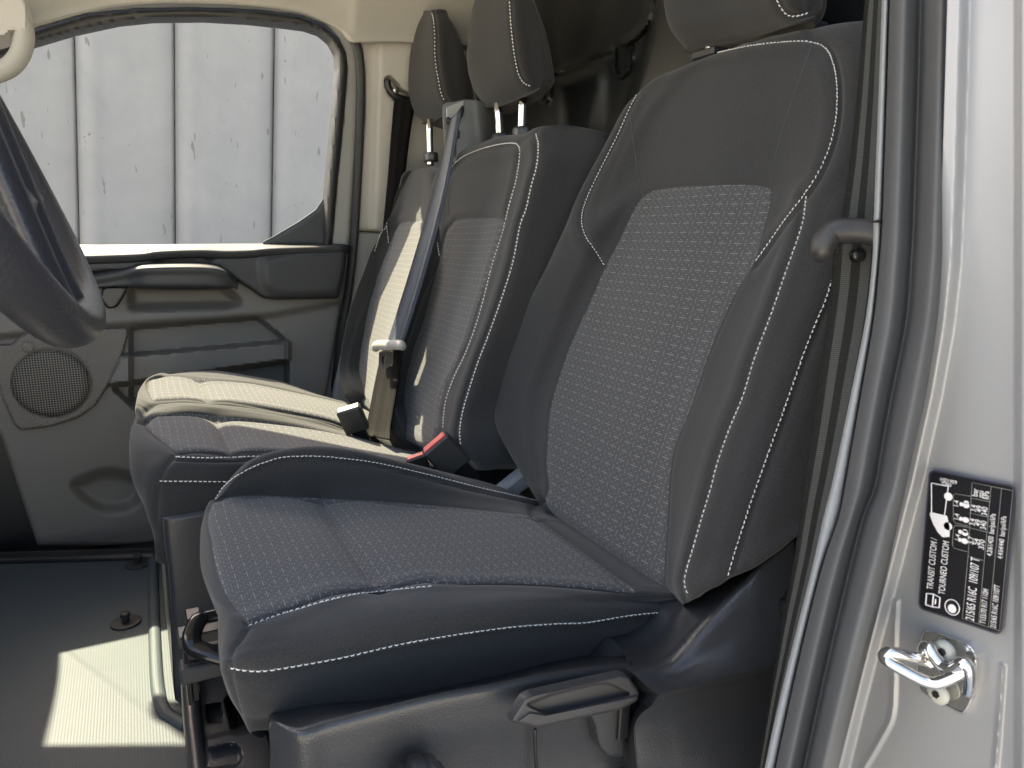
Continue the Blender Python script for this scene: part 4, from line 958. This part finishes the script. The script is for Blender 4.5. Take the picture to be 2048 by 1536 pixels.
# base below the bench cushion
ax = np.array((.30, 0, 0))
V, Fc = loft([[(x0, y0+.04, z), (x0+.006, y0+.01, z), (x0+.035, y0, z), (x0+.15, y0, z), (x0+.3, y0, z), (x0+.5, y0, z), (x0+.5, 1.9, z), (x0+.5, 2.30, z), (x0+.2, 2.30, z), (x0+.03, 2.28, z), (x0, 2.1, z), (x0, 1.9, z)] for x0, y0, z in [(e[0], e[1], e[2]) for e in P([322, 326, 335, 343, 347, 352], [1040, 1090, 1170, 1300, 1380, 1420], y=1.60)]], 40, 120)
mk('base_trim', V, orient(V, Fc), M['pl_dark'], bs_)
# headrests of the bench
r1_ = [hring((968, 211), (1000, 209), (1052, 188), (1080, 176), 2.05, 1.80, 1.78), hring((946, 175), (985, 182), (1046, 165), (1096, 160), 2.09, 1.80, 1.77), hring((935, 130), (980, 130), (1034, 128), (1097, 134), 2.11, 1.80, 1.77), hring((936, 75), (975, 72), (1025, 70), (1085, 66), 2.11, 1.80, 1.77), hring((946, 12), (980, 10), (1020, 8), (1069, 8), 2.10, 1.80, 1.77), hring((962, -40), (985, -44), (1012, -45), (1050, -42), 2.07, 1.82, 1.79)]
headrest(bs_, close(r1_, .8, .7, -.006, .022), M['fabh'], [(1019, -5), (1021, 35), (1024, 70), (1029, 110), (1036, 144), (1046, 164), (1063, 174)], pitch=.0085, r=.0014)
r2_ = [hring((846, 243), (868, 240), (896, 222), (922, 210), 2.50, 2.28, 2.26), hring((828, 222), (855, 222), (890, 206), (935, 198), 2.52, 2.28, 2.25), hring((817, 178), (845, 178), (880, 172), (937, 186), 2.53, 2.28, 2.25), hring((819, 120), (842, 116), (873, 112), (927, 122), 2.53, 2.28, 2.25), hring((829, 60), (846, 58), (869, 56), (910, 58), 2.52, 2.28, 2.25), hring((845, 30), (852, 30), (866, 29), (894, 30), 2.49, 2.30, 2.27)]
headrest(bs_, close(r2_, .8, .7, -.006, .016), M['fabh'], [(864, 26), (868, 44), (870, 75), (870, 103), (872, 130), (876, 154), (884, 191), (894, 206)], pitch=.0105, r=.0015)
for (u0, v0, u1, v1, y) in ((993, 275, 989, 205, 1.94), (1037, 262, 1039, 192, 1.83), (855, 312, 853, 238, 2.38)):
    A = np.array([P(u0, v0, y=y)+np.array((.01, 0, -.03)), P(u0, v0, y=y)+np.array((.01, 0, 0)), P(u1, v1, y=y)+np.array((.01, 0, 0))])
    V, Fc = tube(A, .011, 14, n=8); mk('post', V, orient(V, Fc), M['chrome'], bs_)
    p = P(u0+2, v0-1, y=y)+np.array((.008, 0, 0))
    V, Fc = loft([[p+np.array((.022*q*c_(w), .036*q*s_(w), z)) for w in np.linspace(0, 2*math.pi, 12, endpoint=False)] for q, z in ((1, -.02), (1, .0), (.9, .008), (.5, .011))], 8, 24)
    mk('post_sleeve', V, orient(V, Fc), M['pl_smooth'], bs_)
# shoulder belt outlet on top of the bench back
bo = thing('belt_outlet', 'grey plastic shoulder belt outlet standing between the two bench headrests', 'belt outlet', tuple(P(930, 290, y=2.12)))
yb = 2.06
V, Fc = loft([[P(u0, v0, y=yb), P((u0*.7+u1*.3), v0-2, y=yb-.015), P(u1, v1, y=yb-.03), P(u1, v1, y=yb-.03)+np.array((.04, .0, 0)), P(u1, v1, y=yb-.02)+np.array((.12, .04, 0)), P(u0, v0, y=yb)+np.array((.12, .05, 0))] for u0, v0, u1, v1 in ((894, 330, 948, 320), (892, 300, 949, 290), (888, 250, 944, 240), (888, 215, 940, 205), (895, 206, 932, 199))], 40, 60)
mk('housing', V, orient(V, Fc), M['outlet'], bo)
plate('face_plate', fillet([(892, 215), (928, 200), (930, 230), (893, 246)], 4), ysurf(yb-.035), M['tongue'], bo, step=1.5, edge=(.004, 2.5), skirt=(.01, .02, 0))
A = P(*np.array([(893, 236), (899, 243), (912, 238), (922, 224), (926, 212)]).T, y=yb-.05); V, Fc = tube(A, [.006, .009, .010, .008, .003], 10, n=24); mk('outlet_lip', V, orient(V, Fc), M['pl_black'], bo)
mk('cover_catch', *box(P(911, 268, y=yb-.035), (.012, 0, 0), (0, .006, 0), (0, 0, .012), .4), M['pl_smooth'], bo, smooth=False)
mk('cover_line', *box(P(911, 285, y=yb-.028), (.0012, 0, 0), (0, .003, 0), (0, 0, .04), .2), M['pl_black'], bo, smooth=False)
# the shoulder belt, its tongue and lap part
sb = thing('shoulder_belt', 'pale blue grey seat belt with metal tongue across the sunlit bench back', 'seat belt', tuple(P(750, 870, y=1.9)))
V, Fc, uv = strip([PL(902, 240, pC, nC, .10), PL(868, 380, pC, nC, .09), PL(820, 545, pC, nC, .08), PL(775, 688, pC, nC, .075)], [PL(922, 222, pC, nC, .10), PL(892, 385, pC, nC, .09), PL(850, 545, pC, nC, .08), PL(806, 686, pC, nC, .075)], .005, bow=.002)
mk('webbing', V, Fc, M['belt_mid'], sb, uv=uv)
V, Fc, uv = strip([PL(768, 690, pC, nC, .06), PL(752, 760, pC, nC, .05), PL(735, 850, pC, nC, .06), PL(732, 872, pC, nC, .07)], [PL(806, 684, pC, nC, .065), PL(797, 760, pC, nC, .05), PL(782, 850, pC, nC, .06), PL(780, 880, pC, nC, .07)], .005)
mk('lap_webbing', V, Fc, M['belt_far'], sb, uv=uv)  # near-black webbing colour stands in for shade on the lap part
def SP(d): return plsurf(np.array(pC)+np.array(nC)*d, nC)
V, Fc = tube([SP(.09)(u, v) for u, v in ((752, 698), (752, 692), (762, 690), (780, 690), (800, 690), (805, 694))], [.011, .013, .014, .014, .014, .010], 12, n=24); mk('tongue_bar', V, orient(V, Fc), M['tongue'], sb)
plate('tongue_plate', fillet([(758, 702), (782, 702), (779, 735), (757, 735)], 4), SP(.085), M['chrome'], sb, step=1.2, skirt=(.008, 0, 0), hole=fillet([(764, 711), (775, 711), (773, 729), (763, 729)], 2))
# buckles
def buckle(label, c, up, w, side, size, btn):
    t = thing('belt_buckle', label, 'buckle', tuple(c), 'seat belt buckles on the bench')
    c, up, w, side = (np.array(q, float) for q in (c, up, w, side))
    mk('housing', *box(c, w*size, side*size*.45, up*size*1.2, .35), M['buckle'], t, smooth=False)
    if btn: mk('release_button', *box(c+up*size*1.12, w*size*.80, side*size*.33, up*size*.14, .3), M['red'], t, smooth=False)
    mk('stalk', *box(c-up*size*1.8-side*size*.1, w*size*.6, side*size*.25, up*size*.8, .2), M['pl_black'], t, smooth=False)
    return t
def unit(q): q = np.array(q, float); return q/np.linalg.norm(q)
def cam3(a, b, c): return unit(a*RT+b*UP-c*FW)
def bk3(label, u, v, y, up, w, size, btn):
    up_ = cam3(*up); w_ = cam3(*w); w_ = unit(w_-up_*(w_@up_)); s_d = np.cross(w_, up_)
    if s_d@FW > 0: s_d = -s_d
    return buckle(label, P(u, v, y=y), up_, w_, s_d, size, btn)
bk3('large black buckle with red button beside the single seat backrest', 893, 910, 1.48, (-.60, .70, .40), (.76, .65, 0), .036, True)
bk3('small black buckle with red button low beside the larger one', 838, 932, 1.58, (-.25, .8, .4), (.85, .45, 0), .024, True)
bk3('sunlit pale buckle lying between the two bench cushions', 706, 838, 1.93, (-.22, .75, .5), (.93, .30, 0), .033, False)
# ------------------------------------------------------------------ steering wheel
sw = thing('steering_wheel', 'black leather steering wheel cut by the left edge of the picture', 'steering wheel', (-.2, 1.05, 1.0))
al = math.radians(SWA); wu = np.array((-s_(al), 0, c_(al))); wy = np.array((0, 1., 0)); wn_ = np.array((c_(al), 0, s_(al)))
R0 = SWR; bot = P(184, 680, y=SWY); ctr = bot+wu*R0
V = []; n = 120; mseg = 20
pts = []
for i in range(n):
    w = 2*math.pi*i/n; fl = 1-.05*max(0, -s_(w))**6
    pts.append(ctr+wy*R0*c_(w)+wu*R0*s_(w)*fl)
V = []; sec = 26
for p in pts:
    rd = unit(p-ctr)
    for k in range(sec):
        w = 2*math.pi*k/sec; V.append(p+rd*.017*c_(w)+wn_*.0185*s_(w)*(1+.12*c_(w)))
V = np.array(V); Fc = gridfaces(n, sec, True)+[((n-1)*sec+k, (n-1)*sec+(k+1) % sec, (k+1) % sec, k) for k in range(sec)]
mk('rim', V, Fc, M['pl_sw'], sw)
st_ = [[(-160, 95), (-160, 160), (-160, 330), (-160, 300)], [(-70, 200), (-70, 262), (-75, 400), (-70, 380)], [(0, 286), (0, 335), (-6, 442), (4, 430)], [(52, 348), (44, 385), (40, 482), (52, 470)], [(84, 392), (60, 403), (52, 492), (70, 500)], [(88, 400), (64, 409), (55, 492), (72, 498)]]
rows = []; y_h = .76
for q in st_:
    a_, b_, c2, d_ = (np.array(z, float) for z in q); r = []
    for s0, s1, y0, y1 in ((a_, b_, y_h+.07, y_h-.02), (b_, c2, y_h-.02, y_h-.02), (c2, d_, y_h-.02, y_h+.06), (d_, a_, y_h+.06, y_h+.07)):
        for f in (.06, .5, .94):
            z = s0*(1-f)+s1*f; r.append(P(z[0], z[1], y=y0*(1-f)+y1*f))
    rows.append(r)
V, Fc = loft(rows, 50, 72); mk('hub', V, orient(V, Fc), M['pl_sw'], sw)
for sx, nmn in ((-1, 0), (1, 0)):
    V, Fc = loft([[ctr+wu*(-.06-q*(R0-.07))+wy*(sx*wd)+wy*e*.022+wn_*(dn+d) for e, d in ((-1, 0), (0, .012), (1, 0), (0, -.014))] for q, wd, dn in ((0, .06, .03), (.4, .05, .015), (.8, .045, .0), (1.0, .045, -.004))], 20, 16)
    mk('spoke', V, orient(V, Fc), M['pl_sw'], sw)
# ------------------------------------------------------------------ battery tray and release handle below the seat
tr_ = thing('seat_tray', 'black moulded tray cover on the floor below the front of the single seat', 'tray', tuple(P(470, 1450, z=.1)))
ZS = plsurf((0, 0, .10), (0, 0, 1))
plate('cover', fillet([(392, 1336), (440, 1322), (520, 1400), (620, 1420), (620, 1560), (404, 1560), (398, 1440)], 8), ZS, M['pl_dark'], tr_, step=3, skirt=(0, 0, -.08), edge=(.010, 6),
      layers=[(fillet([(411, 1411), (440, 1406), (446, 1440), (444, 1444), (416, 1446)], 3), -.022, 4), (fillet([(412, 1477), (508, 1451), (534, 1462), (560, 1540), (562, 1600), (412, 1600)], 6), .035, 9), (fillet([(412, 1498), (466, 1486), (480, 1496), (482, 1524), (470, 1532), (414, 1540)], 8), -.014, 5), (fillet([(455, 1400), (480, 1380), (620, 1420), (620, 1470), (520, 1452), (470, 1462)], 6), -.06, 20)])
A = np.array([P(379, 1330, z=.13), P(380, 1380, z=.12), P(386, 1450, z=.11), P(396, 1540, z=.10), P(400, 1600, z=.10)]); V, Fc = tube(A, .016, 12, n=40, flat=(1, 1.2)); mk('front_lip', V, orient(V, Fc), M['pl_smooth'], tr_)
mk('groove', *box(P(396, 1420, z=.112), .05*unit(A[3]-A[1]), (.002, 0, 0), (0, 0, .003), .2), M['pl_black'], tr_, smooth=False)
rb = thing('slide_handle', 'glossy black loop handle in front of the single seat cushion', 'handle', tuple(P(410, 1270, y=1.2)))
A = P(*np.array([(470, 1222), (412, 1234), (398, 1240), (386, 1262), (384, 1282), (392, 1296), (425, 1308), (480, 1322)]).T, y=np.array([1.25, 1.25, 1.24, 1.22, 1.2, 1.19, 1.17, 1.15]))
V, Fc = tube(A, .0125, 14, n=60, flat=(1.2, .8)); mk('loop', V, orient(V, Fc, A.mean(0)), M['pl_gloss'], rb)
for (u, v, y, hx, hy, hz) in ((392, 1290, 1.27, .012, .02, .06), (420, 1262, 1.26, .05, .02, .010), (384, 1330, 1.25, .006, .03, .05), (425, 1330, 1.22, .05, .02, .014), (418, 1312, 1.24, .035, .03, .01), (378, 1355, 1.24, .005, .02, .04)):
    mk('bracket', *box(P(u, v, y=y), (hx, 0, 0), (0, hy, 0), (0, 0, hz), .2), M['pl_smooth'] if hx > .04 else M['pl_black'], rb, smooth=False)
cb = P(566, 1471, z=.055); V = []; rng = np.random.RandomState(3)
bm_ = [(-.5, -1, 0), (-.7, .2, 0), (-.2, .9, 0), (.8, .7, 0), (1, -.1, 0), (.3, -.5, 0)]
V = np.array([cb+.017*np.array((a*.8+rng.uniform(-.1, .1), b+rng.uniform(-.1, .1), z*.9+rng.uniform(-.15, .15))) for z in (-.5, .0, .5) for a, b, c in bm_])
Fc = gridfaces(3, 6, True)+[tuple(range(6))[::-1], tuple(range(12, 18))]
cbm = mk('crumb', V, orient(V, Fc), M['crumb'], None, smooth=False); tag(cbm, 'small pale yellow crumb of foam lying beside the seat side cover', 'crumb')
# ------------------------------------------------------------------ near pillar
np_ = thing('near_pillar', 'silver painted door pillar with thick rubber seal at the right edge', 'pillar', tuple(P(1800, 900, x=.6)[:2])+(0,))
VV = [-60, 60, 250, 444, 520, 640, 792, 890, 975, 1035, 1140, 1300, 1460, 1620]
def curve(pts):
    A = np.array(pts, float); return lambda v: np.interp(v, A[:, 1], A[:, 0]) if v <= A[-1, 1] else A[-1, 0]+(v-A[-1, 1])*(A[-1, 0]-A[-2, 0])/(A[-1, 1]-A[-2, 1])
tl = curve([(1767, -60), (1765, 0), (1757, 220), (1748, 441), (1748, 484), (1743, 553), (1729, 662), (1709, 758), (1685, 877), (1664, 975), (1657, 1000), (1629, 1122), (1594, 1262), (1559, 1401), (1531, 1536)])
tr2 = curve([(1779, -60), (1777, 0), (1770, 220), (1762, 441), (1757, 518), (1743, 655), (1719, 792), (1687, 975), (1675, 1035), (1640, 1140), (1601, 1297), (1566, 1454), (1549, 1536)])
ml = curve([(1843, -60), (1842, 0), (1836, 220), (1828, 444), (1818, 621), (1784, 792), (1750, 975), (1727, 1035), (1682, 1209), (1643, 1384), (1609, 1536)])
sr = curve([(1908, -60), (1907, 0), (1897, 342), (1890, 525), (1876, 655), (1852, 792), (1811, 975), (1804, 1000), (1769, 1140), (1727, 1297), (1692, 1436), (1667, 1536)])
def tt(k): return k
# trim strip
rows = []
for v in VV:
    a, b = tl(v), tr2(v); rows.append([T(a, v, .70), T(a+1.5, v, .675), T((a+b)/2, v, .668), T(b, v, .672), T(b+1, v, .70), T(b+1, v, .78), T(a, v, .78)])
V, Fc = loft(np.array(rows), 120, 56); mk('inner_trim', V, orient(V, Fc), M['trim_lt'], np_)
mk('trim_joint', *box(T(1755, 443, .665), RT*.0035, UP*.0006, FW*.004, .1), M['pl_black'], np_, smooth=False)
rows = []
for v in VV:
    b, m_, r = tr2(v), ml(v), sr(v); L1 = lambda f: b+(m_-b)*f; L2 = lambda f: m_+(r-m_)*f
    rows.append([T(b, v, .70), T(L1(.12), v, .645), T(L1(.45), v, .622), T(L1(.8), v, .628), T(L1(1.0), v, .636), T(L2(.2), v, .618), T(L2(.6), v, .590), T(L2(.92), v, .600), T(r, v, .64), T(r, v, .72), T(b, v, .76)])
V, Fc = loft(np.array(rows), 140, 110); mk('door_seal', V, orient(V, Fc), M['rubber'], np_)
# painted body: gently stepped pressing running down beside the seal
def XS(u, v, h=0): return P(u, v, x=.585-np.asarray(h))
bo_poly = []
vs_ = np.linspace(-70, 1600, 60)
left = [(sr(v)-12, v) for v in vs_]
bo_poly = left+[(2130, 1600), (2130, -70)]
step1 = [(sr(v)+22, v) for v in vs_]+[(2300, 1600), (2300, -70)]
def rl(a): return curve(a)
e2 = curve([(1975, -60), (1972, 300), (1965, 500), (1935, 800), (1900, 1000), (1850, 1240), (1815, 1400), (1780, 1600)])
step2 = [(1985-.0*v, v) for v in (-70, 300)]+[(1990, 700), (1985, 900), (2060, 1000), (2300, 1000), (2300, -70)]
dent = smoothpoly([(1965, 30), (2030, 120), (2052, 400), (2048, 760), (2010, 860), (1970, 800), (1950, 500)])
ridge = band([(1792, 1200), (1788, 1300), (1785, 1420), (1760, 1480), (1700, 1580)], 9)
crease = band([(2005, 1330), (1998, 1440), (1985, 1600)], 7)
plate('painted_body', bo_poly, XS, M['paint'], np_, step=2.6, skirt=(.06, 0, 0), layers=[(step1, -.012, 26), (ridge, .003, 14), (crease, .003, 14), ([(2036, -70), (2300, -70), (2300, 1600), (2036, 1600)], .03, 16)])
# ------------------------------------------------------------------ tyre pressure label
tl_ = thing('tyre_label', 'black tyre pressure sticker with sideways white print on the silver pillar', 'sticker', tuple(P(1930, 1100, x=.58)))
SX = .592
# corner points of the sticker in the picture and a bilinear map (a along the text, b across its lines)
Q00, Q10, Q11, Q01 = (np.array(q, float) for q in ((1835, 1217), (1858, 938), (2032, 972), (2003, 1272)))
def lab(a, b, h=0):
    """a: 0..1 from the bottom (start of the text) to the top, b: 0..1 from the left column to the right"""
    q = Q00*(1-a)*(1-b)+Q10*a*(1-b)+Q11*a*b+Q01*(1-a)*b
    return P(q[0], q[1], x=SX-h)
def lp(ab): return np.array([Q00*(1-a)*(1-b)+Q10*a*(1-b)+Q11*a*b+Q01*(1-a)*b for a, b in ab])
def rrect(a0, b0, a1, b1, ra, rb, k=6):
    out = []
    for ca, cb, s in ((a1-ra, b1-rb, 0), (a0+ra, b1-rb, 90), (a0+ra, b0+rb, 180), (a1-ra, b0+rb, 270)):
        for i in range(k+1):
            w = math.radians(s+90*i/k); out.append((ca+ra*c_(w), cb+rb*s_(w)))
    return out
def LS(h0):
    return lambda u, v, h=0: P(u, v, x=SX-h0-np.asarray(h))
LH = .012-.0  # lifted clear of the paint
def paint_x(): return .585
BASE = SX-.5805
def flat(name, ab, mat, h, par):
    A = lp(ab); V = P(A[:, 0], A[:, 1], x=SX-h); n = len(V)
    c = V.mean(0); V = np.concatenate([V, [c]]); V2 = V+np.array((.0004, 0, 0))
    Fc = [(i, (i+1) % n, n) for i in range(n)]+[((i+1) % n+n+1, i+n+1, 2*n+1) for i in range(n)]+[(i, i+n+1, (i+1) % n+n+1, (i+1) % n) for i in range(n)]
    return mk(name, np.concatenate([V, V2]), Fc, mat, par, smooth=False)
h0 = LABH
flat('border', rrect(0, 0, 1, 1, .045, .075), M['label_rim'], h0, tl_)
flat('face', rrect(.012, .02, .988, .98, .04, .065), M['label'], h0+.0006, tl_)
def line(pts, w=.006, mat='greyline', h=.0014):
    A = lp(pts); V3 = P(A[:, 0], A[:, 1], x=SX-h0-h); V, Fc = tube(V3, w*.035, 4); return (V, Fc)
ln = []
tb = [((.03, .53), (.485, .53)), ((.485, .53), (.965, .50)), ((.03, .72), (.46, .72)), ((.03, .53), (.03, .97)), ((.03, .97), (.965, .97)), ((.03, .84), (.965, .84)), ((.46, .72), (.965, .72)), ((.965, .50), (.965, .97)), ((.46, .53), (.46, .72)), ((.86, .50), (.86, .72)), ((.655, .50), (.655, .72)), ((.755, .50), (.755, .72))]
for a, b in tb: ln.append(line([a, b]))
ln.append(line([(.49, .53), (.49, .36), (.51, .34), (.63, .335), (.65, .355), (.655, .50)])); ln.append(line([(.665, .50), (.665, .345), (.685, .325), (.85, .30), (.865, .32), (.87, .50)]))
V, Fc = merge(ln); mk('table_lines', V, Fc, M['greyline'], tl_)
# print: letters are font outlines turned into thin meshes laid on the sticker
def text(s, a, b, size, sq=1.0, bold=.004, sp=1.0):
    cu_ = bpy.data.curves.new('t', 'FONT'); cu_.body = s; cu_.size = 1; cu_.offset = bold; cu_.space_character = sp
    ob_ = bpy.data.objects.new('t', cu_); C.objects.link(ob_); dg = bpy.context.evaluated_depsgraph_get()
    me = bpy.data.meshes.new_from_object(ob_.evaluated_get(dg)); vv = np.array([tuple(v.co) for v in me.vertices]); ff = [tuple(p.vertices) for p in me.polygons]
    bpy.data.objects.remove(ob_); bpy.data.meshes.remove(me)
    aa = a+vv[:, 0]*size*sq; bb = b-vv[:, 1]*size*1.72
    q = np.array([Q00*(1-x)*(1-y)+Q10*x*(1-y)+Q11*x*y+Q01*(1-x)*y for x, y in zip(aa, bb)])
    V = P(q[:, 0], q[:, 1], x=SX-h0-.0016); return V, ff
tx = [text('TRANSIT CUSTOM /', .16, .16, .062, .66), text('TOURNEO CUSTOM', .15, .30, .062, .66),
      text('215/65 R16C  109/107 T', .035, .665, .085, .50), text('T155/70 R17 110M', .04, .80, .055, .55), text('215/65 R16C 109/107T', .035, .925, .055, .55),
      text('4.2/61/420  bar/psi/kPa', .50, .80, .05, .62), text('4.4/64/440  bar/psi/kPa', .50, .925, .05, .62),
      text('3.7', .545, .575, .055, .8), text('54', .55, .64, .055, .8), text('370', .53, .705, .055, .8),
      text('3.4', .675, .575, .055, .7), text('49', .68, .64, .055, .8), text('340', .665, .705, .055, .72), text('3.4', .77, .575, .055, .7), text('49', .775, .64, .055, .8), text('340', .76, .705, .055, .72),
      text('bar', .875, .575, .055, .75), text('psi', .875, .64, .055, .8), text('kPa', .872, .705, .055, .72),
      text('1-4', .545, .42, .05, .7), text('1-4', .685, .39, .05, .7), text('1-4', .775, .37, .05, .7),
      text('6U5A-1532-H', .90, .16, .036, .55), text('FoMoCo', .925, .24, .036, .6)]
# the small part number runs the other way round (left to right across the sticker)
for t_ in tx[:-2]: mk('print', t_[0], t_[1], M['white'], tl_, smooth=False)
def text2(s, a, b, size, sq):
    V0, ff = None, None
    cu_ = bpy.data.curves.new('t', 'FONT'); cu_.body = s; cu_.size = 1; cu_.offset = .015
    ob_ = bpy.data.objects.new('t', cu_); C.objects.link(ob_); dg = bpy.context.evaluated_depsgraph_get()
    me = bpy.data.meshes.new_from_object(ob_.evaluated_get(dg)); vv = np.array([tuple(v.co) for v in me.vertices]); ff = [tuple(p.vertices) for p in me.polygons]
    bpy.data.objects.remove(ob_); bpy.data.meshes.remove(me)
    q = lp([(a-y*size*.62, b-x*size*sq) for x, y in vv[:, :2]])
    return P(q[:, 0], q[:, 1], x=SX-h0-.0016), [tuple(reversed(f)) for f in ff]
V, Fc = merge([text2('6U5A-1532-H', .955, .33, .055, .62), text2('F0MC0', .93, .27, .055, .7)]); mk('part_number', V, Fc, M['white'], tl_, smooth=False)
# pictograms: van, people, book, tyre
pic = []
def shape(ab):
    A = lp(ab); V = P(A[:, 0], A[:, 1], x=SX-h0-.0016); n = len(V); return (np.concatenate([V, [V.mean(0)]]), [(i, (i+1) % n, n) for i in range(n)])
def el(a, b, ra, rb, n=16): return [(a+ra*c_(2*math.pi*i/n), b+rb*s_(2*math.pi*i/n)) for i in range(n)]
pic.append(shape([(.70, .055), (.70, .25), (.63, .29), (.56, .30), (.545, .22), (.57, .16), (.62, .10), (.68, .05)]))
pic.append(shape(el(.63, .27, .028, .05))); pic.append(shape(el(.835, .245, .028, .05)))
for a, b in (((.70, .07), (.905, .04)), ((.905, .04), (.905, .24)), ((.70, .22), (.905, .235))): pic.append(line([a, b], .012, h=.0018))
for a, b in ((.545, .44), (.60, .435), (.69, .43), (.79, .42)):
    pic.append(shape(el(a+.012, b-.02, .014, .022))); pic.append(shape(el(a+.012, b+.035, .019, .04)))
pic.append(shape(el(.625, .47, .012, .03))); pic.append(shape(el(.822, .455, .012, .03)))
for pl_ in ([(.045, .09), (.045, .17), (.055, .25), (.125, .25), (.135, .17), (.125, .09), (.045, .09)], [(.045, .17), (.135, .17)], [(.07, .20), (.105, .20)]): pic.append(line(pl_, .018, h=.0018))
ring_ = el(.085, .40, .052, .085, 28); pic.append(line(ring_+ring_[:1], .012, h=.0018)); pic.append(shape(el(.075, .40, .030, .05)))
for nm_, ids in (('van_pictogram', range(0, 6)), ('person_pictogram', (6, 7)), ('person_pictogram', (8, 9)), ('person_pictogram', (10, 11)), ('person_pictogram', (12, 13)), ('load_pictogram', (14,)), ('load_pictogram', (15,)), ('book_pictogram', (16, 17, 18)), ('tyre_pictogram', (19, 20))):
    V, Fc = merge([pic[i] for i in ids]); mk(nm_, V, Fc, M['white'], tl_, smooth=False)
# ------------------------------------------------------------------ door striker
st = thing('door_striker', 'chromed door striker loop bolted to the silver pillar below the sticker', 'striker', tuple(P(1890, 1340, x=.58)))
XP = lambda h: (lambda u, v, hh=0: P(u, v, x=.604-h-np.asarray(hh)))
plate('striker_plate', smoothpoly([(1842, 1268), (1852, 1259), (1866, 1259), (1900, 1272), (1935, 1286), (1951, 1302), (1956, 1330), (1955, 1370), (1945, 1405), (1934, 1424), (1922, 1428), (1890, 1412), (1852, 1392), (1836, 1376), (1832, 1345), (1834, 1305)]), XP(.014), M['chrome'], st, step=2, edge=(.006, 6), skirt=(.03, 0, 0))
for u, v, r in ((1891, 1301, 21), (1878, 1386, 21)):
    p = XP(.020)(u, v); rad = np.linalg.norm(XP(.020)(u, v+r)-p)
    b_ = mk('bolt', *disc(p, (-1, 0, 0), rad, .004, seg=40, bev=.5), M['zinc'], st)
    mk('bolt_socket', *disc(p+np.array((-.0042, 0, 0)), (-1, 0, 0), rad*.36, .0012, seg=6), M['pl_black'], b_, smooth=False)
def TW(pts): return np.array([P(u, v, x=.604-h) for u, v, h in pts])
A = TW([(1848, 1325, .016), (1848, 1300, .026), (1856, 1294, .030), (1868, 1312, .030), (1884, 1332, .030), (1906, 1336, .030), (1924, 1326, .030), (1936, 1335, .028), (1940, 1360, .024), (1936, 1385, .018)]); V, Fc = tube(A, .0056, 14, n=60); mk('striker_arch', V, orient(V, Fc, A.mean(0)), M['chrome'], st)
A = TW([(1858, 1328, .022), (1838, 1318, .034), (1800, 1308, .050), (1778, 1305, .058), (1768, 1312, .060), (1778, 1324, .060), (1815, 1345, .052), (1850, 1362, .044), (1872, 1366, .040), (1900, 1357, .034), (1928, 1344, .026), (1936, 1350, .016)]); V, Fc = tube(A, .0050, 16, n=90); mk('striker_loop', V, orient(V, Fc, A.mean(0)), M['chrome'], st)
# ------------------------------------------------------------------ driver belt
db = thing('driver_seat_belt', 'wide grey webbing seat belt running down beside the single seat', 'seat belt', (.75, .55, .3))
gl_ = curve([(1737, -60), (1732, 0), (1715, 200), (1700, 330), (1680, 455)]); hl_ = curve([(1668, 500), (1660, 600), (1646, 700), (1628, 850), (1606, 1000), (1590, 1120), (1566, 1250), (1545, 1380), (1516, 1560)])
v1 = np.linspace(-60, 470, 14); v2 = np.linspace(486, 1580, 24)
def bt_(v, f): t_ = .80 if v < 480 else .79; return t_
L = np.array([T(gl_(v), v, .80) for v in v1]); R = np.array([T(max(tl(v)+14, gl_(v)+40), v, .78) for v in v1])
V, Fc, uv = strip(L, R, .005, n=70, bow=.001); mk('upper_webbing', V, Fc, M['belt'], db, uv=uv)
L = np.array([T(hl_(v), v, .80) for v in v2]); R = np.array([T(tl(v)+16, v, .775) for v in v2])
V, Fc, uv = strip(L, R, .005, n=120, bow=.001); mk('lower_webbing', V, Fc, M['belt'], db, uv=uv)
A = np.array([T(1652, 512, .765), T(1646, 500, .762), T(1654, 478, .76), T(1672, 464, .757), T(1710, 462, .75), T(1745, 466, .742), T(1775, 474, .735)]); V, Fc = tube(A, [.010, .013, .0135, .013, .0125, .0125, .0125], 14, n=60, flat=(1.05, 1)); mk('guide_loop', V, orient(V, Fc, A.mean(0)), M['buckle'], db)
b_ = mk('guide_bolt', *disc(T(1713, 510, .768), -FW+RT*.1, .0085, .008, bev=.5), M['pl_gloss'], db); mk('bolt_socket', *disc(T(1713, 510, .768)-FW*.0082, -FW+RT*.1, .0032, .0006), M['pl_black'], b_)
# inner skin of the pillar behind the belt
V, Fc = loft([[T(1762-k, v, .86), T(1800-k, v, .84), T(1850-k, v, .82), T(1850-k, v, 1.3), T(1780-k, v, 1.3)] for v, k in ((-80, 0), (400, 5), (900, 45), (1300, 120), (1700, 200))], 30, 24); mk('pillar_inner', V, orient(V, Fc), M['pl_black'], np_)
